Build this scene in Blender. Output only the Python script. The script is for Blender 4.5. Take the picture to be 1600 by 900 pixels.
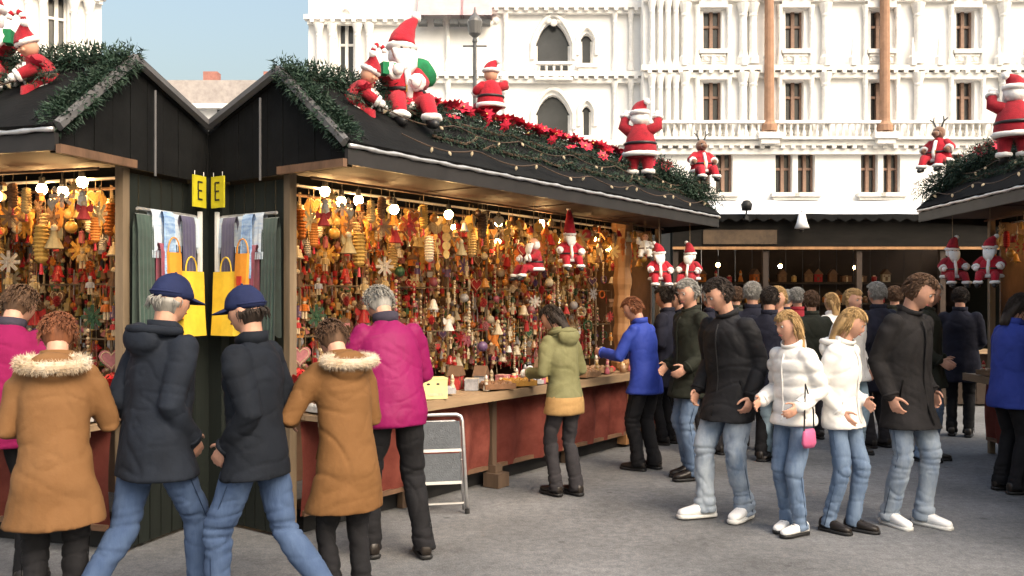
import bpy, bmesh, math, random
import numpy as np
from mathutils import Vector, Matrix, noise
R = math.radians
rnd = random.Random(7)
SC = bpy.context.scene
for o in list(bpy.data.objects):
    bpy.data.objects.remove(o)
COL = SC.collection

# ------------------------------------------------------------------ camera, sky, sun, exposure
FOC = 1400.0            # focal length in pixels of a 1600 wide picture
EYE = 1.6
cam = bpy.data.cameras.new('camera')
cam.sensor_width = 36.0
cam.lens = 36.0 * FOC / 1600.0
cam.shift_y = 20.0 / 1600.0
cam.clip_start = 0.05
cam.clip_end = 2000.0
camo = bpy.data.objects.new('camera', cam)
camo.location = (0, 0, EYE)
camo.rotation_euler = (R(90), 0, 0)
COL.objects.link(camo)
SC.camera = camo

SUN_EL, SUN_AZ = R(43), R(140)      # azimuth: where the sun stands, clockwise from +Y
world = bpy.data.worlds.new('World')
SC.world = world
world.use_nodes = True
wn = world.node_tree
wn.nodes.clear()
sky = wn.nodes.new('ShaderNodeTexSky')
sky.sky_type = 'NISHITA'
sky.sun_disc = False
sky.sun_elevation = SUN_EL
sky.sun_rotation = SUN_AZ
sky.air_density = 1.75
sky.dust_density = 9.2
sky.ozone_density = 1.0
bg = wn.nodes.new('ShaderNodeBackground')
bg.inputs['Strength'].default_value = 0.145
wo = wn.nodes.new('ShaderNodeOutputWorld')
wn.links.new(sky.outputs[0], bg.inputs[0])
wn.links.new(bg.outputs[0], wo.inputs[0])

sl = bpy.data.lights.new('sun', 'SUN')
sl.energy = 0.9
sl.angle = R(50)
sl.color = (1.0, 0.99, 0.98)
so = bpy.data.objects.new('sun', sl)
sv = Vector((math.sin(SUN_AZ) * math.cos(SUN_EL), math.cos(SUN_AZ) * math.cos(SUN_EL), math.sin(SUN_EL)))
so.rotation_euler = sv.to_track_quat('Z', 'Y').to_euler()
so.location = (0, -20, 40)
COL.objects.link(so)

SC.render.engine = 'CYCLES'
SC.cycles.use_denoising = True
SC.cycles.max_bounces = 5
SC.cycles.adaptive_threshold = 0.03
SC.cycles.sample_clamp_indirect = 4.0
SC.view_settings.view_transform = 'Standard'
SC.view_settings.look = 'None'
SC.view_settings.exposure = 1.0
SC.view_settings.gamma = 1.0
SC.view_settings.use_curve_mapping = False

# ------------------------------------------------------------------ materials
def lin(c):
    return tuple(((v / 255.0) / 12.92 if v / 255.0 <= 0.04045 else ((v / 255.0 + 0.055) / 1.055) ** 2.4) for v in c)

MATS = {}
def mat(name, rgb, rough=0.7, var=0.25, scale=6.0, bump=0.0, bscale=40.0, metal=0.0, spec=0.4, sheen=0.0,
        emit=None, estr=0.0, objcol=False, rgb2=None, stretch=None, trans=0.0, subsurf=0.0, coat=0.0):
    """rgb: linear base colour. var: brightness variation of a noise over it; rgb2: second colour mixed in by the noise."""
    if name in MATS:
        return MATS[name]
    m = bpy.data.materials.new(name)
    m.use_nodes = True
    nt = m.node_tree
    nt.nodes.clear()
    out = nt.nodes.new('ShaderNodeOutputMaterial')
    p = nt.nodes.new('ShaderNodeBsdfPrincipled')
    nt.links.new(p.outputs[0], out.inputs[0])
    p.inputs['Roughness'].default_value = rough
    p.inputs['Metallic'].default_value = metal
    p.inputs['Specular IOR Level'].default_value = spec
    if sheen:
        p.inputs['Sheen Weight'].default_value = sheen
        p.inputs['Sheen Roughness'].default_value = 0.6
    if trans:
        p.inputs['Transmission Weight'].default_value = trans
    if coat:
        p.inputs['Coat Weight'].default_value = coat
    if subsurf:
        p.inputs['Subsurface Weight'].default_value = subsurf
        p.inputs['Subsurface Radius'].default_value = (0.02, 0.008, 0.004)
        p.inputs['Subsurface Scale'].default_value = 0.3
    tc = nt.nodes.new('ShaderNodeTexCoord')
    mp = nt.nodes.new('ShaderNodeMapping')
    if stretch:
        mp.inputs['Scale'].default_value = stretch
    nt.links.new(tc.outputs['Object'], mp.inputs['Vector'])
    n1 = nt.nodes.new('ShaderNodeTexNoise')
    n1.inputs['Scale'].default_value = scale
    n1.inputs['Detail'].default_value = 6.0
    n1.inputs['Roughness'].default_value = 0.65
    nt.links.new(mp.outputs[0], n1.inputs['Vector'])
    rmp = nt.nodes.new('ShaderNodeMapRange')
    rmp.inputs['From Min'].default_value = 0.3
    rmp.inputs['From Max'].default_value = 0.7
    mixn = nt.nodes.new('ShaderNodeMix')
    mixn.data_type = 'RGBA'
    nt.links.new(n1.outputs['Fac'], rmp.inputs['Value'])
    nt.links.new(rmp.outputs[0], mixn.inputs[0])
    if objcol:
        oi = nt.nodes.new('ShaderNodeObjectInfo')
        mul = nt.nodes.new('ShaderNodeMix'); mul.data_type = 'RGBA'; mul.blend_type = 'MULTIPLY'
        mul.inputs[0].default_value = 1.0
        nt.links.new(oi.outputs['Color'], mul.inputs[6])
        mixn.inputs[6].default_value = (1 - var, 1 - var, 1 - var, 1)
        mixn.inputs[7].default_value = (1, 1, 1, 1)
        nt.links.new(mixn.outputs[2], mul.inputs[7])
        nt.links.new(mul.outputs[2], p.inputs['Base Color'])
    else:
        a = tuple(c * (1 - var) for c in rgb); b = tuple(min(0.95, c * (1 + var)) for c in rgb)
        if rgb2 is not None:
            a, b = rgb, rgb2
        mixn.inputs[6].default_value = (*a, 1)
        mixn.inputs[7].default_value = (*b, 1)
        nt.links.new(mixn.outputs[2], p.inputs['Base Color'])
    if bump:
        n2 = nt.nodes.new('ShaderNodeTexNoise')
        n2.inputs['Scale'].default_value = bscale
        n2.inputs['Detail'].default_value = 4.0
        nt.links.new(mp.outputs[0], n2.inputs['Vector'])
        bp = nt.nodes.new('ShaderNodeBump')
        bp.inputs['Strength'].default_value = bump
        bp.inputs['Distance'].default_value = 0.01
        nt.links.new(n2.outputs['Fac'], bp.inputs['Height'])
        nt.links.new(bp.outputs[0], p.inputs['Normal'])
    if emit is not None:
        p.inputs['Emission Color'].default_value = (*emit, 1)
        p.inputs['Emission Strength'].default_value = estr
    MATS[name] = m
    return m

# ------------------------------------------------------------------ mesh builder
class MB:
    def __init__(s):
        s.v = []; s.f = []; s.mi = []
    def add(s, verts, faces, mi=0):
        b = len(s.v)
        s.v.extend([tuple(p) for p in verts])
        for f in faces:
            s.f.append(tuple(i + b for i in f)); s.mi.append(mi)
        return s
    def box(s, c, d, rot=None, mi=0):
        hx, hy, hz = d[0] / 2, d[1] / 2, d[2] / 2
        vs = [Vector((x * hx, y * hy, z * hz)) for x in (-1, 1) for y in (-1, 1) for z in (-1, 1)]
        if rot is not None:
            vs = [rot @ p for p in vs]
        c = Vector(c)
        s.add([p + c for p in vs], [(0, 1, 3, 2), (4, 6, 7, 5), (0, 4, 5, 1), (2, 3, 7, 6), (0, 2, 6, 4), (1, 5, 7, 3)], mi)
        return s
    def rings(s, rings, mi=0, cap=True):
        """rings: lists of equal point count; closed tube."""
        n = len(rings[0]); vs = []; fs = []
        for r in rings: vs.extend(r)
        for i in range(len(rings) - 1):
            for k in range(n):
                k2 = (k + 1) % n
                fs.append((i * n + k, i * n + k2, (i + 1) * n + k2, (i + 1) * n + k))
        if cap:
            fs.append(tuple(reversed(range(n))))
            fs.append(tuple(range((len(rings) - 1) * n, len(rings) * n)))
        s.add(vs, fs, mi); return s
    def ell(s, secs, n=16, mi=0, cap=True, power=2.0):
        """secs: (centre, axis a, axis b) -> loft of (super)ellipses."""
        rr = []
        for c, a, b in secs:
            c, a, b = Vector(c), Vector(a), Vector(b); ring = []
            for k in range(n):
                th = 2 * math.pi * k / n
                cs, sn = math.cos(th), math.sin(th)
                e = 2.0 / power
                cs = math.copysign(abs(cs) ** e, cs); sn = math.copysign(abs(sn) ** e, sn)
                ring.append(c + a * cs + b * sn)
            rr.append(ring)
        return s.rings(rr, mi, cap)
    def tube(s, pts, rad, n=8, mi=0, cap=True, flat=1.0, up=None, rounded=False):
        pts = [Vector(p) for p in pts]
        if not hasattr(rad, '__len__'): rad = [rad] * len(pts)
        if rounded:
            t0 = (pts[0] - pts[1]).normalized(); t1 = (pts[-1] - pts[-2]).normalized()
            pts = [pts[0] + t0 * rad[0] * .8, pts[0] + t0 * rad[0] * .45] + pts + [pts[-1] + t1 * rad[-1] * .45, pts[-1] + t1 * rad[-1] * .8]
            rad = [rad[0] * .35, rad[0] * .8] + list(rad) + [rad[-1] * .8, rad[-1] * .35]
        secs = []; prev = None
        for i, p in enumerate(pts):
            if i == 0: t = pts[1] - pts[0]
            elif i == len(pts) - 1: t = pts[-1] - pts[-2]
            else: t = (pts[i + 1] - pts[i]).normalized() + (pts[i] - pts[i - 1]).normalized()
            if t.length < 1e-9: t = Vector((0, 0, 1))
            t.normalize()
            if prev is None:
                u = Vector(up) if up is not None else (Vector((0, 0, 1)) if abs(t.z) < .9 else Vector((1, 0, 0)))
            else: u = prev
            a = (u - t * u.dot(t))
            if a.length < 1e-6: a = t.orthogonal()
            a.normalize(); prev = a
            b = t.cross(a)
            secs.append((p, a * rad[i] * flat, b * rad[i]))
        return s.ell(secs, n, mi, cap)
    def sphere(s, c, r, nu=12, nv=8, mi=0, rot=None):
        if not hasattr(r, '__len__'): r = (r, r, r)
        c = Vector(c); vs = []; fs = []
        vs.append(Vector((0, 0, r[2])))
        for j in range(1, nv):
            ph = math.pi * j / nv
            for i in range(nu):
                th = 2 * math.pi * i / nu
                vs.append(Vector((r[0] * math.sin(ph) * math.cos(th), r[1] * math.sin(ph) * math.sin(th), r[2] * math.cos(ph))))
        vs.append(Vector((0, 0, -r[2])))
        for i in range(nu):
            fs.append((0, 1 + i, 1 + (i + 1) % nu))
        for j in range(nv - 2):
            for i in range(nu):
                a = 1 + j * nu + i; b = 1 + j * nu + (i + 1) % nu
                fs.append((a, a + nu, b + nu, b))
        l = len(vs) - 1; b0 = 1 + (nv - 2) * nu
        for i in range(nu):
            fs.append((b0 + i, l, b0 + (i + 1) % nu))
        if rot is not None: vs = [rot @ p for p in vs]
        s.add([p + c for p in vs], fs, mi); return s
    def lathe(s, prof, c=(0, 0, 0), n=14, mi=0):
        rr = [[Vector(c) + Vector((r * math.cos(2 * math.pi * k / n), r * math.sin(2 * math.pi * k / n), z)) for k in range(n)] for r, z in prof]
        return s.rings(rr, mi)
    def prism(s, outline, y0, y1, mi=0, M=None):
        """outline: (x, z) loop extruded along y."""
        n = len(outline)
        vs = [Vector((x, y0, z)) for x, z in outline] + [Vector((x, y1, z)) for x, z in outline]
        if M is not None: vs = [M @ p for p in vs]
        fs = [tuple(range(n)), tuple(reversed(range(n, 2 * n)))]
        fs += [(i, i + n, (i + 1) % n + n, (i + 1) % n) for i in range(n)]
        s.add(vs, fs, mi); return s
    def xf(s, M):
        s.v = [tuple(M @ Vector(p)) for p in s.v]; return s
    def mesh(s, name, mats=(), smooth=False):
        me = bpy.data.meshes.new(name)
        me.from_pydata(s.v, [], s.f)
        for m in (mats if isinstance(mats, (list, tuple)) else [mats]): me.materials.append(m)
        if len(set(s.mi)) > 1: me.polygons.foreach_set('material_index', s.mi)
        bm = bmesh.new(); bm.from_mesh(me); bmesh.ops.recalc_face_normals(bm, faces=bm.faces); bm.to_mesh(me); bm.free()
        if smooth: me.polygons.foreach_set('use_smooth', [True] * len(me.polygons))
        me.update(); return me
    def build(s, name, mats, parent=None, smooth=False, M=None):
        return link(name, s.mesh(name, mats, smooth), parent, M)

def link(name, me, parent=None, M=None):
    o = bpy.data.objects.new(name, me)
    COL.objects.link(o)
    if parent is not None: o.parent = parent
    if M is not None: o.matrix_basis = M
    return o
def empty(name, M=None):
    o = bpy.data.objects.new(name, None); o.empty_display_size = 0.2
    COL.objects.link(o)
    if M is not None: o.matrix_basis = M
    return o
def tag(o, label=None, cat=None, group=None, kind=None):
    if label: o['label'] = label
    if cat: o['category'] = cat
    if group: o['group'] = group
    if kind: o['kind'] = kind
    return o
KIDS = {}
def kids(o):
    return list(o.children)
def copy_tree(o, M, parent=None):
    c = o.copy(); COL.objects.link(c)
    c.parent = parent
    c.matrix_basis = M if parent is None else o.matrix_basis
    for ch in kids(o): copy_tree(ch, None, c)
    return c
def T(x, y, z): return Matrix.Translation((x, y, z))
def RZ(a): return Matrix.Rotation(a, 4, 'Z')
def RX(a): return Matrix.Rotation(a, 4, 'X')
def RY(a): return Matrix.Rotation(a, 4, 'Y')
def S3(x, y, z): return Matrix.Diagonal((x, y, z, 1))

def reflect(phi_u):
    """mirror about the vertical plane through the world's origin that contains direction u: where twin stalls face each other"""
    ux, uy = phi_u
    return Matrix(((2 * ux * ux - 1, 2 * ux * uy, 0, 0), (2 * ux * uy, 2 * uy * uy - 1, 0, 0), (0, 0, 1, 0), (0, 0, 0, 1)))
LU = Vector((-474 / FOC, 1)).normalized()
RU = Vector((474 / FOC, 1)).normalized()
ML = reflect(LU); MR = reflect(RU)      # layout of the neighbouring stalls: twins of the middle one, turned the other way

# stall frame: t along the counter, s towards the stall's back
D1 = Vector((0.581, 0.814)).normalized(); D2 = Vector((-D1.y, D1.x))
P0 = Vector((-0.22, 7.72))
MS = Matrix(((D1.x, D2.x, 0, P0.x), (D1.y, D2.y, 0, P0.y), (0, 0, 1, 0), (0, 0, 0, 1)))
def tz(px, py, s):
    """stall coordinates (t, z) of the point seen at (px, py) at depth s in the stall"""
    k = (px - 800) / FOC
    ax, ay = P0.x + D2.x * s, P0.y + D2.y * s
    t = (k * ay - ax) / (D1.x - k * D1.y)
    Y = ay + D1.y * t
    return t, EYE - (py - 470) / FOC * Y
# ------------------------------------------------------------------ ground
def ground():
    xs = list(np.linspace(-14, 14, 90)); ys = list(np.linspace(-6, 24, 96))
    xs = [-400, -120, -40] + xs + [40, 120, 400]; ys = [-200, -40] + ys + [60, 150, 600]
    vs = []; fs = []
    for y in ys:
        for x in xs:
            inside = abs(x) <= 14 and -6 <= y <= 24
            z = 0.010 * noise.noise((x * .5, y * .5, 3)) + 0.003 * noise.noise((x * 2.3, y * 2.3, 1)) if inside else 0
            vs.append((x, y, z - .004))
    n = len(xs)
    for j in range(len(ys) - 1):
        for i in range(n - 1):
            fs.append((j * n + i, j * n + i + 1, (j + 1) * n + i + 1, (j + 1) * n + i))
    m = mat('asphalt', (0.160, 0.164, 0.170), rough=0.85, var=0.18, scale=0.9)
    nt = m.node_tree
    p = [x for x in nt.nodes if x.type == 'BSDF_PRINCIPLED'][0]
    tc = [x for x in nt.nodes if x.type == 'TEX_COORD'][0]
    src = p.inputs['Base Color'].links[0].from_socket
    # grit
    g = nt.nodes.new('ShaderNodeTexVoronoi'); g.inputs['Scale'].default_value = 90
    nt.links.new(tc.outputs['Object'], g.inputs['Vector'])
    gr = nt.nodes.new('ShaderNodeValToRGB')
    gr.color_ramp.elements[0].position = 0.0; gr.color_ramp.elements[0].color = (1.25, 1.24, 1.2, 1)
    gr.color_ramp.elements[1].position = 0.6; gr.color_ramp.elements[1].color = (0.8, 0.8, 0.82, 1)
    nt.links.new(g.outputs['Distance'], gr.inputs[0])
    mu = nt.nodes.new('ShaderNodeMix'); mu.data_type = 'RGBA'; mu.blend_type = 'MULTIPLY'; mu.inputs[0].default_value = 1
    nt.links.new(src, mu.inputs[6]); nt.links.new(gr.outputs[0], mu.inputs[7])
    # worn patches and stains with shapes of their own
    st = nt.nodes.new('ShaderNodeTexNoise'); st.inputs['Scale'].default_value = 0.55; st.inputs['Detail'].default_value = 9; st.inputs['Roughness'].default_value = .62
    nt.links.new(tc.outputs['Object'], st.inputs['Vector'])
    sr = nt.nodes.new('ShaderNodeValToRGB')
    sr.color_ramp.elements[0].position = 0.40; sr.color_ramp.elements[0].color = (0.76, 0.76, 0.76, 1)
    sr.color_ramp.elements[1].position = 0.58; sr.color_ramp.elements[1].color = (1.20, 1.20, 1.20, 1)
    nt.links.new(st.outputs['Fac'], sr.inputs[0])
    m2 = nt.nodes.new('ShaderNodeMix'); m2.data_type = 'RGBA'; m2.blend_type = 'MULTIPLY'; m2.inputs[0].default_value = 1
    nt.links.new(mu.outputs[2], m2.inputs[6]); nt.links.new(sr.outputs[0], m2.inputs[7])
    gn = nt.nodes.new('ShaderNodeTexNoise'); gn.inputs['Scale'].default_value = 16; gn.inputs['Detail'].default_value = 10; gn.inputs['Roughness'].default_value = .75
    nt.links.new(tc.outputs['Object'], gn.inputs['Vector'])
    gg = nt.nodes.new('ShaderNodeValToRGB')
    gg.color_ramp.elements[0].position = 0.35; gg.color_ramp.elements[0].color = (0.72, 0.72, 0.73, 1)
    gg.color_ramp.elements[1].position = 0.65; gg.color_ramp.elements[1].color = (1.22, 1.22, 1.20, 1)
    nt.links.new(gn.outputs['Fac'], gg.inputs[0])
    m5 = nt.nodes.new('ShaderNodeMix'); m5.data_type = 'RGBA'; m5.blend_type = 'MULTIPLY'; m5.inputs[0].default_value = 1
    nt.links.new(m2.outputs[2], m5.inputs[6]); nt.links.new(gg.outputs[0], m5.inputs[7]); m2 = m5
    # small dark spots: trodden gum and drips
    vo = nt.nodes.new('ShaderNodeTexVoronoi'); vo.inputs['Scale'].default_value = 2.6; vo.inputs['Randomness'].default_value = 1
    nt.links.new(tc.outputs['Object'], vo.inputs['Vector'])
    vr = nt.nodes.new('ShaderNodeValToRGB')
    vr.color_ramp.elements[0].position = 0.05; vr.color_ramp.elements[0].color = (0.62, 0.62, 0.62, 1)
    vr.color_ramp.elements[1].position = 0.09; vr.color_ramp.elements[1].color = (1, 1, 1, 1)
    nt.links.new(vo.outputs['Distance'], vr.inputs[0])
    m3 = nt.nodes.new('ShaderNodeMix'); m3.data_type = 'RGBA'; m3.blend_type = 'MULTIPLY'; m3.inputs[0].default_value = 1
    nt.links.new(m2.outputs[2], m3.inputs[6]); nt.links.new(vr.outputs[0], m3.inputs[7])
    nt.links.new(m3.outputs[2], p.inputs['Base Color'])
    bp = nt.nodes.new('ShaderNodeBump'); bp.inputs['Strength'].default_value = .5; bp.inputs['Distance'].default_value = .004
    nt.links.new(g.outputs['Distance'], bp.inputs['Height']); nt.links.new(bp.outputs[0], p.inputs['Normal'])
    mb = MB().add(vs, fs)
    o = mb.build('ground', m, smooth=True)
    tag(o, kind='structure')
ground()

# ------------------------------------------------------------------ the pale city hall and its neighbours
M_STONE = mat('pale_stone', (0.85, 0.845, 0.83), rough=.85, var=.10, scale=.8, bump=.3, bscale=3)
M_TRIM = mat('carved_stone', (0.80, 0.785, 0.755), rough=.85, var=.16, scale=2.5, bump=.4, bscale=6)
M_OCHRE = mat('ochre_stone', (0.34, 0.20, 0.13), rough=.85, var=.2, scale=2.0)
M_GLASSD = mat('dark_window_glass', (0.035, 0.037, 0.04), rough=.2, var=.3, scale=.7, spec=.6)
M_FRAME = mat('window_frame_paint', (0.24, 0.15, 0.11), rough=.6, var=.2)
M_SHADE = mat('rose_sunblind', (0.55, 0.37, 0.40), rough=.8, var=.12, scale=1.5)
M_LEAD = mat('dark_lead', (0.08, 0.085, 0.09), rough=.6, var=.3)

def arch_pts(cx, w, zs, rise, n=9):
    """pointed arch from the left springing to the right one"""
    pts = []
    for i in range(n):
        a = i / (n - 1)
        x = -w / 2 + w * a
        q = 1 - abs(2 * a - 1)
        pts.append((cx + x, zs + rise * (math.sin(q * math.pi / 2) ** .8)))
    return pts

def facade_wall(mb, x0, x1, z0, z1, opens, depth=.55):
    """front wall at y=0 with real openings and reveals. opens: (cx, w, zb, zs, rise)"""
    bands = sorted(set([z0, z1] + [v for o in opens for v in (o[2], o[3] + o[4])]))
    # split rows: openings with the same (zb, top) share a row
    rows = {}
    for o in opens: rows.setdefault((o[2], round(o[3] + o[4], 3)), []).append(o)
    zc = z0
    def quad(a, b, c, d):
        mb.add([(a, 0, c), (b, 0, c), (b, 0, d), (a, 0, d)], [(0, 1, 2, 3)])
    for (zb, zt) in sorted(rows):
        if zb > zc + 1e-4: quad(x0, x1, zc, zb)
        xc = x0
        for o in sorted(rows[(zb, zt)]):
            cx, w, b_, zs, rise = o
            quad(xc, cx - w / 2, zb, zt)
            ap = arch_pts(cx, w, zs, rise) if rise > 0 else [(cx - w / 2, zs), (cx + w / 2, zs)]
            for i in range(len(ap) - 1):
                (xa, za), (xb, zb2) = ap[i], ap[i + 1]
                if rise > 0:
                    mb.add([(xa, 0, za), (xb, 0, zb2), (xb, 0, zt + .0), (xa, 0, zt + .0)], [(0, 1, 2, 3)])
                mb.add([(xa, 0, za), (xb, 0, zb2), (xb, depth, zb2), (xa, depth, za)], [(0, 1, 2, 3)])
            for sx in (-1, 1):
                xx = cx + sx * w / 2
                mb.add([(xx, 0, b_), (xx, 0, zs), (xx, depth, zs), (xx, depth, b_)], [(0, 1, 2, 3)])
            mb.add([(cx - w / 2, 0, b_), (cx + w / 2, 0, b_), (cx + w / 2, depth, b_), (cx - w / 2, depth, b_)], [(0, 1, 2, 3)])
            xc = cx + w / 2
        quad(xc, x1, zb, zt)
        zc = zt
    if zc < z1 - 1e-4: quad(x0, x1, zc, z1)

def window(root, o, depth=.5, lights=2, trans=1):
    cx, w, zb, zs, rise = o
    ap = arch_pts(cx, w, zs, rise) if rise > 0 else [(cx - w / 2, zs), (cx + w / 2, zs)]
    loop = [(cx - w / 2, zb)] + ap + [(cx + w / 2, zb)]
    win = MB().prism(loop, depth - .03, depth + .05).build('window', M_GLASSD, root)
    fr = MB()
    for i in range(1, lights):
        xx = cx - w / 2 + w * i / lights
        fr.box((xx, depth - .12, (zb + zs + rise * .7) / 2), (.16, .18, zs + rise * .7 - zb))
    for k in range(1, trans + 1):
        zz = zb + (zs - zb) * k / (trans + .6)
        fr.box((cx, depth - .10, zz), (w, .12, .12))
    for sx in (-1, 1):
        fr.box((cx + sx * (w / 2 - .05), depth - .08, (zb + zs) / 2), (.1, .14, zs - zb))
    if rise > 0 and lights > 1:   # tracery heads
        lw = w / lights
        for i in range(lights):
            c2 = cx - w / 2 + lw * (i + .5)
            pts = [(c2 + lw / 2 * math.cos(a), depth - .12, zs - .1 + lw / 2 * math.sin(a)) for a in np.linspace(0, math.pi, 9)]
            fr.tube(pts, .07, 5)
    fr.build('mullion', M_FRAME if rise <= 0 else M_TRIM, win)
    si = MB().box((cx, -.10, zb - .14), (w + .5, .5, .2)).box((cx, -.06, zb - .32), (w + .3, .36, .14))
    si.build('sill', M_TRIM, win)
    if rise > 0:    # hood mould
        ap2 = arch_pts(cx, w + .35, zs, rise + .28, 13)
        MB().tube([(x, -.06, z) for x, z in [(cx - w / 2 - .175, zs - .8)] + ap2 + [(cx + w / 2 + .175, zs - .8)]], .13, 6).build('hood_mould', M_TRIM, win)
    else:
        MB().box((cx, -.12, zs + .28), (w + .5, .34, .2)).box((cx, -.05, zs + .1), (w + .3, .2, .14)).build('hood_mould', M_TRIM, win)
    return win

def balustrade(root, x0, x1, y, z, name='balustrade'):
    mb = MB().box(((x0 + x1) / 2, y, z + .06), (x1 - x0, .34, .12)).box(((x0 + x1) / 2, y, z + .86), (x1 - x0, .3, .14))
    n = max(2, int((x1 - x0) / .32))
    for i in range(n):
        xx = x0 + (i + .5) * (x1 - x0) / n
        mb.lathe([(.05, z + .12), (.10, z + .3), (.05, z + .5), (.08, z + .72), (.06, z + .8)], (xx, y, 0), 6)
    mb.build(name, M_TRIM, root)

def column(root, x, y, z0, z1, r=.22, m=None, name='column'):
    mb = MB().lathe([(r * 1.5, z0), (r * 1.5, z0 + .3), (r * 1.15, z0 + .45), (r, z0 + .6), (r * .9, z1 - .7), (r * 1.1, z1 - .6), (r * 1.0, z1 - .5), (r * 1.6, z1 - .1), (r * 1.7, z1)], (x, y, 0), 12)
    mb.build(name, m or M_TRIM, root)

HY = 46.0
KH = HY / FOC
def hx(px): return (px - 800) * KH
def hz(py): return EYE - (py - 470) * KH

def hall(M, label):
    root = empty('city_hall', M)
    tag(root, label, 'building', 'pale stone hall wings')
    def O(pc, pw, pyb, pyt, rise_px=0):
        w = pw * KH
        return (hx(pc), w, hz(pyb), hz(pyt) - rise_px * KH, rise_px * KH)
    # --- set-back wall with pointed windows (left of the columns), flat main front right of x=1010
    o_l = [O(864, 54, 112, 33, 36), O(917, 19, 100, 52, 10), O(864, 54, 218, 148, 30), O(917, 15, 212, 165, 8)]
    # group rows by giving them one band each
    def band(oo, zb, zt):
        return [(c, w, max(zb, b), s_, r_) for c, w, b, s_, r_ in oo]
    mb = MB()
    zA, zB, zC, zD, zE = hz(470) - 1.6, hz(225), hz(140), hz(120), hz(-60)
    def rowwall(x0, x1, rows, y=0.0):
        w = MB()
        zc = 0.0
        for zt, oo in rows:
            if oo:
                zb = min(o[2] for o in oo); ztt = max(o[3] + o[4] for o in oo)
                # vertical strips: each opening gets its own strip so that sizes may differ
                edges = [x0]
                so_ = sorted(oo)
                for a, b in zip(so_[:-1], so_[1:]): edges.append((a[0] + a[1] / 2 + b[0] - b[1] / 2) / 2)
                edges.append(x1)
                for (xa, xb), o in zip(zip(edges[:-1], edges[1:]), so_): facade_wall(w, xa, xb, zc, zt, [o])
            else:
                w.add([(x0, 0, zc), (x1, 0, zc), (x1, 0, zt), (x0, 0, zt)], [(0, 1, 2, 3)])
            zc = zt
        w.xf(T(0, y, 0))
        return w
    # left block, from its corner at x=482 to the column bay
    rows = [(hz(225), []), (hz(130), [o for o in o_l if o[2] < hz(140)]), (hz(20), [o for o in o_l if o[2] > hz(140)]), (hz(-120), [])]
    # tall slim windows of the corner pavilion
    o_p = [O(540, 26, 120, 22, 14)]
    w1 = rowwall(hx(482), hx(660), [(hz(140), []), (hz(0), o_p), (hz(-120), [])])
    w1.add([(hx(482), 0, 0), (hx(482), 14, 0), (hx(482), 14, hz(-120)), (hx(482), 0, hz(-120))], [(0, 1, 2, 3)])
    w1.build('wall', M_STONE, root)
    w2 = rowwall(hx(660), hx(1000), rows, .0)
    w2.build('wall', M_STONE, root)
    for o in o_p: window(root, o, lights=2)
    for o in o_l: window(root, o, lights=1, trans=0)
    # right main front: storeys of paired windows
    cols = [1105, 1230, 1360, 1490, 1620, 1750]
    rows2 = []
    r1 = []; r2 = []; r3 = []
    for c in cols:
        r1.append(O(c, 28, 88, 28)); r2.append(O(c, 28, 196, 136)); r3.append(O(c - 16, 26, 305, 246)); r3.append(O(c + 18, 26, 305, 246))
    r4 = [O(c, 22, -20, -70) for c in cols]
    w3 = rowwall(hx(1000), hx(1850), [(hz(232), r3), (hz(118), r2), (hz(5), r1), (hz(-110), r4), (hz(-180), [])], -1.2)
    w3.add([(hx(1000), -1.2, 0), (hx(1000), 0, 0), (hx(1000), 0, hz(-180)), (hx(1000), -1.2, hz(-180))], [(0, 1, 2, 3)])
    w3.build('wall', M_STONE, root)
    sub = -1.2
    for o in r1 + r2 + r3 + r4:
        wv = window(root, o, lights=2, trans=1)
        wv.location.y = sub
    # cornices
    for py, x0, x1, y, h in ((118, 660, 1000, 0, 1), (225, 660, 1000, 0, .8), (12, 660, 1000, 0, .8), (118, 1000, 1850, sub, 1.1), (232, 1000, 1850, sub, 1.3), (5, 1000, 1850, sub, .8), (30, 482, 660, 0, .7), (140, 482, 660, 0, .8)):
        c = MB(); a, b = hx(x0), hx(x1)
        c.box(((a + b) / 2, y - .22, hz(py)), (b - a + .3, .46, .24)).box(((a + b) / 2, y - .14, hz(py) - .3 * h), (b - a, .28, .26))
        n = int((b - a) / .5)
        for i in range(n): c.box((a + (i + .5) * (b - a) / n, y - .3, hz(py) - .18), (.2, .3, .16))
        c.build('cornice', M_TRIM, root)
    balustrade(root, hx(836), hx(894), -.35, hz(128)); balustrade(root, hx(1000), hx(1850), sub - .5, hz(232) + .15)
    # slender shafts of the bay between the two fronts, ochre one in the right front
    for px in (1012, 1024, 1036, 1048):
        column(root, hx(px), sub - .25, hz(120), hz(15), .13)
        column(root, hx(px), sub - .25, hz(228), hz(130), .13)
    for px in (1062, 1150, 1165, 1275, 1415, 1545):
        column(root, hx(px), sub - .22, hz(112), hz(20), .2)
        column(root, hx(px), sub - .22, hz(226), hz(125), .2)
    for px in (1187, 1361):
        column(root, hx(px), sub - .5, hz(215), hz(-40), .25, M_OCHRE, 'column')
        MB().box((hx(px), sub - .45, hz(222)), (1.2, .8, .3)).box((hx(px), sub - .4, hz(228)), (.9, .7, .4)).build('bracket', M_TRIM, root)
    # carved canopies above the right front windows
    for c in cols:
        for py in (135, 26, 240):
            MB().prism([(hx(c) - .75, hz(py)), (hx(c) + .75, hz(py)), (hx(c), hz(py) + .8)], sub - .3, sub - .002).box((hx(c), sub - .2, hz(py) + .9), (.2, .25, .5)).build('gable_ornament', M_TRIM, root)
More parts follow.
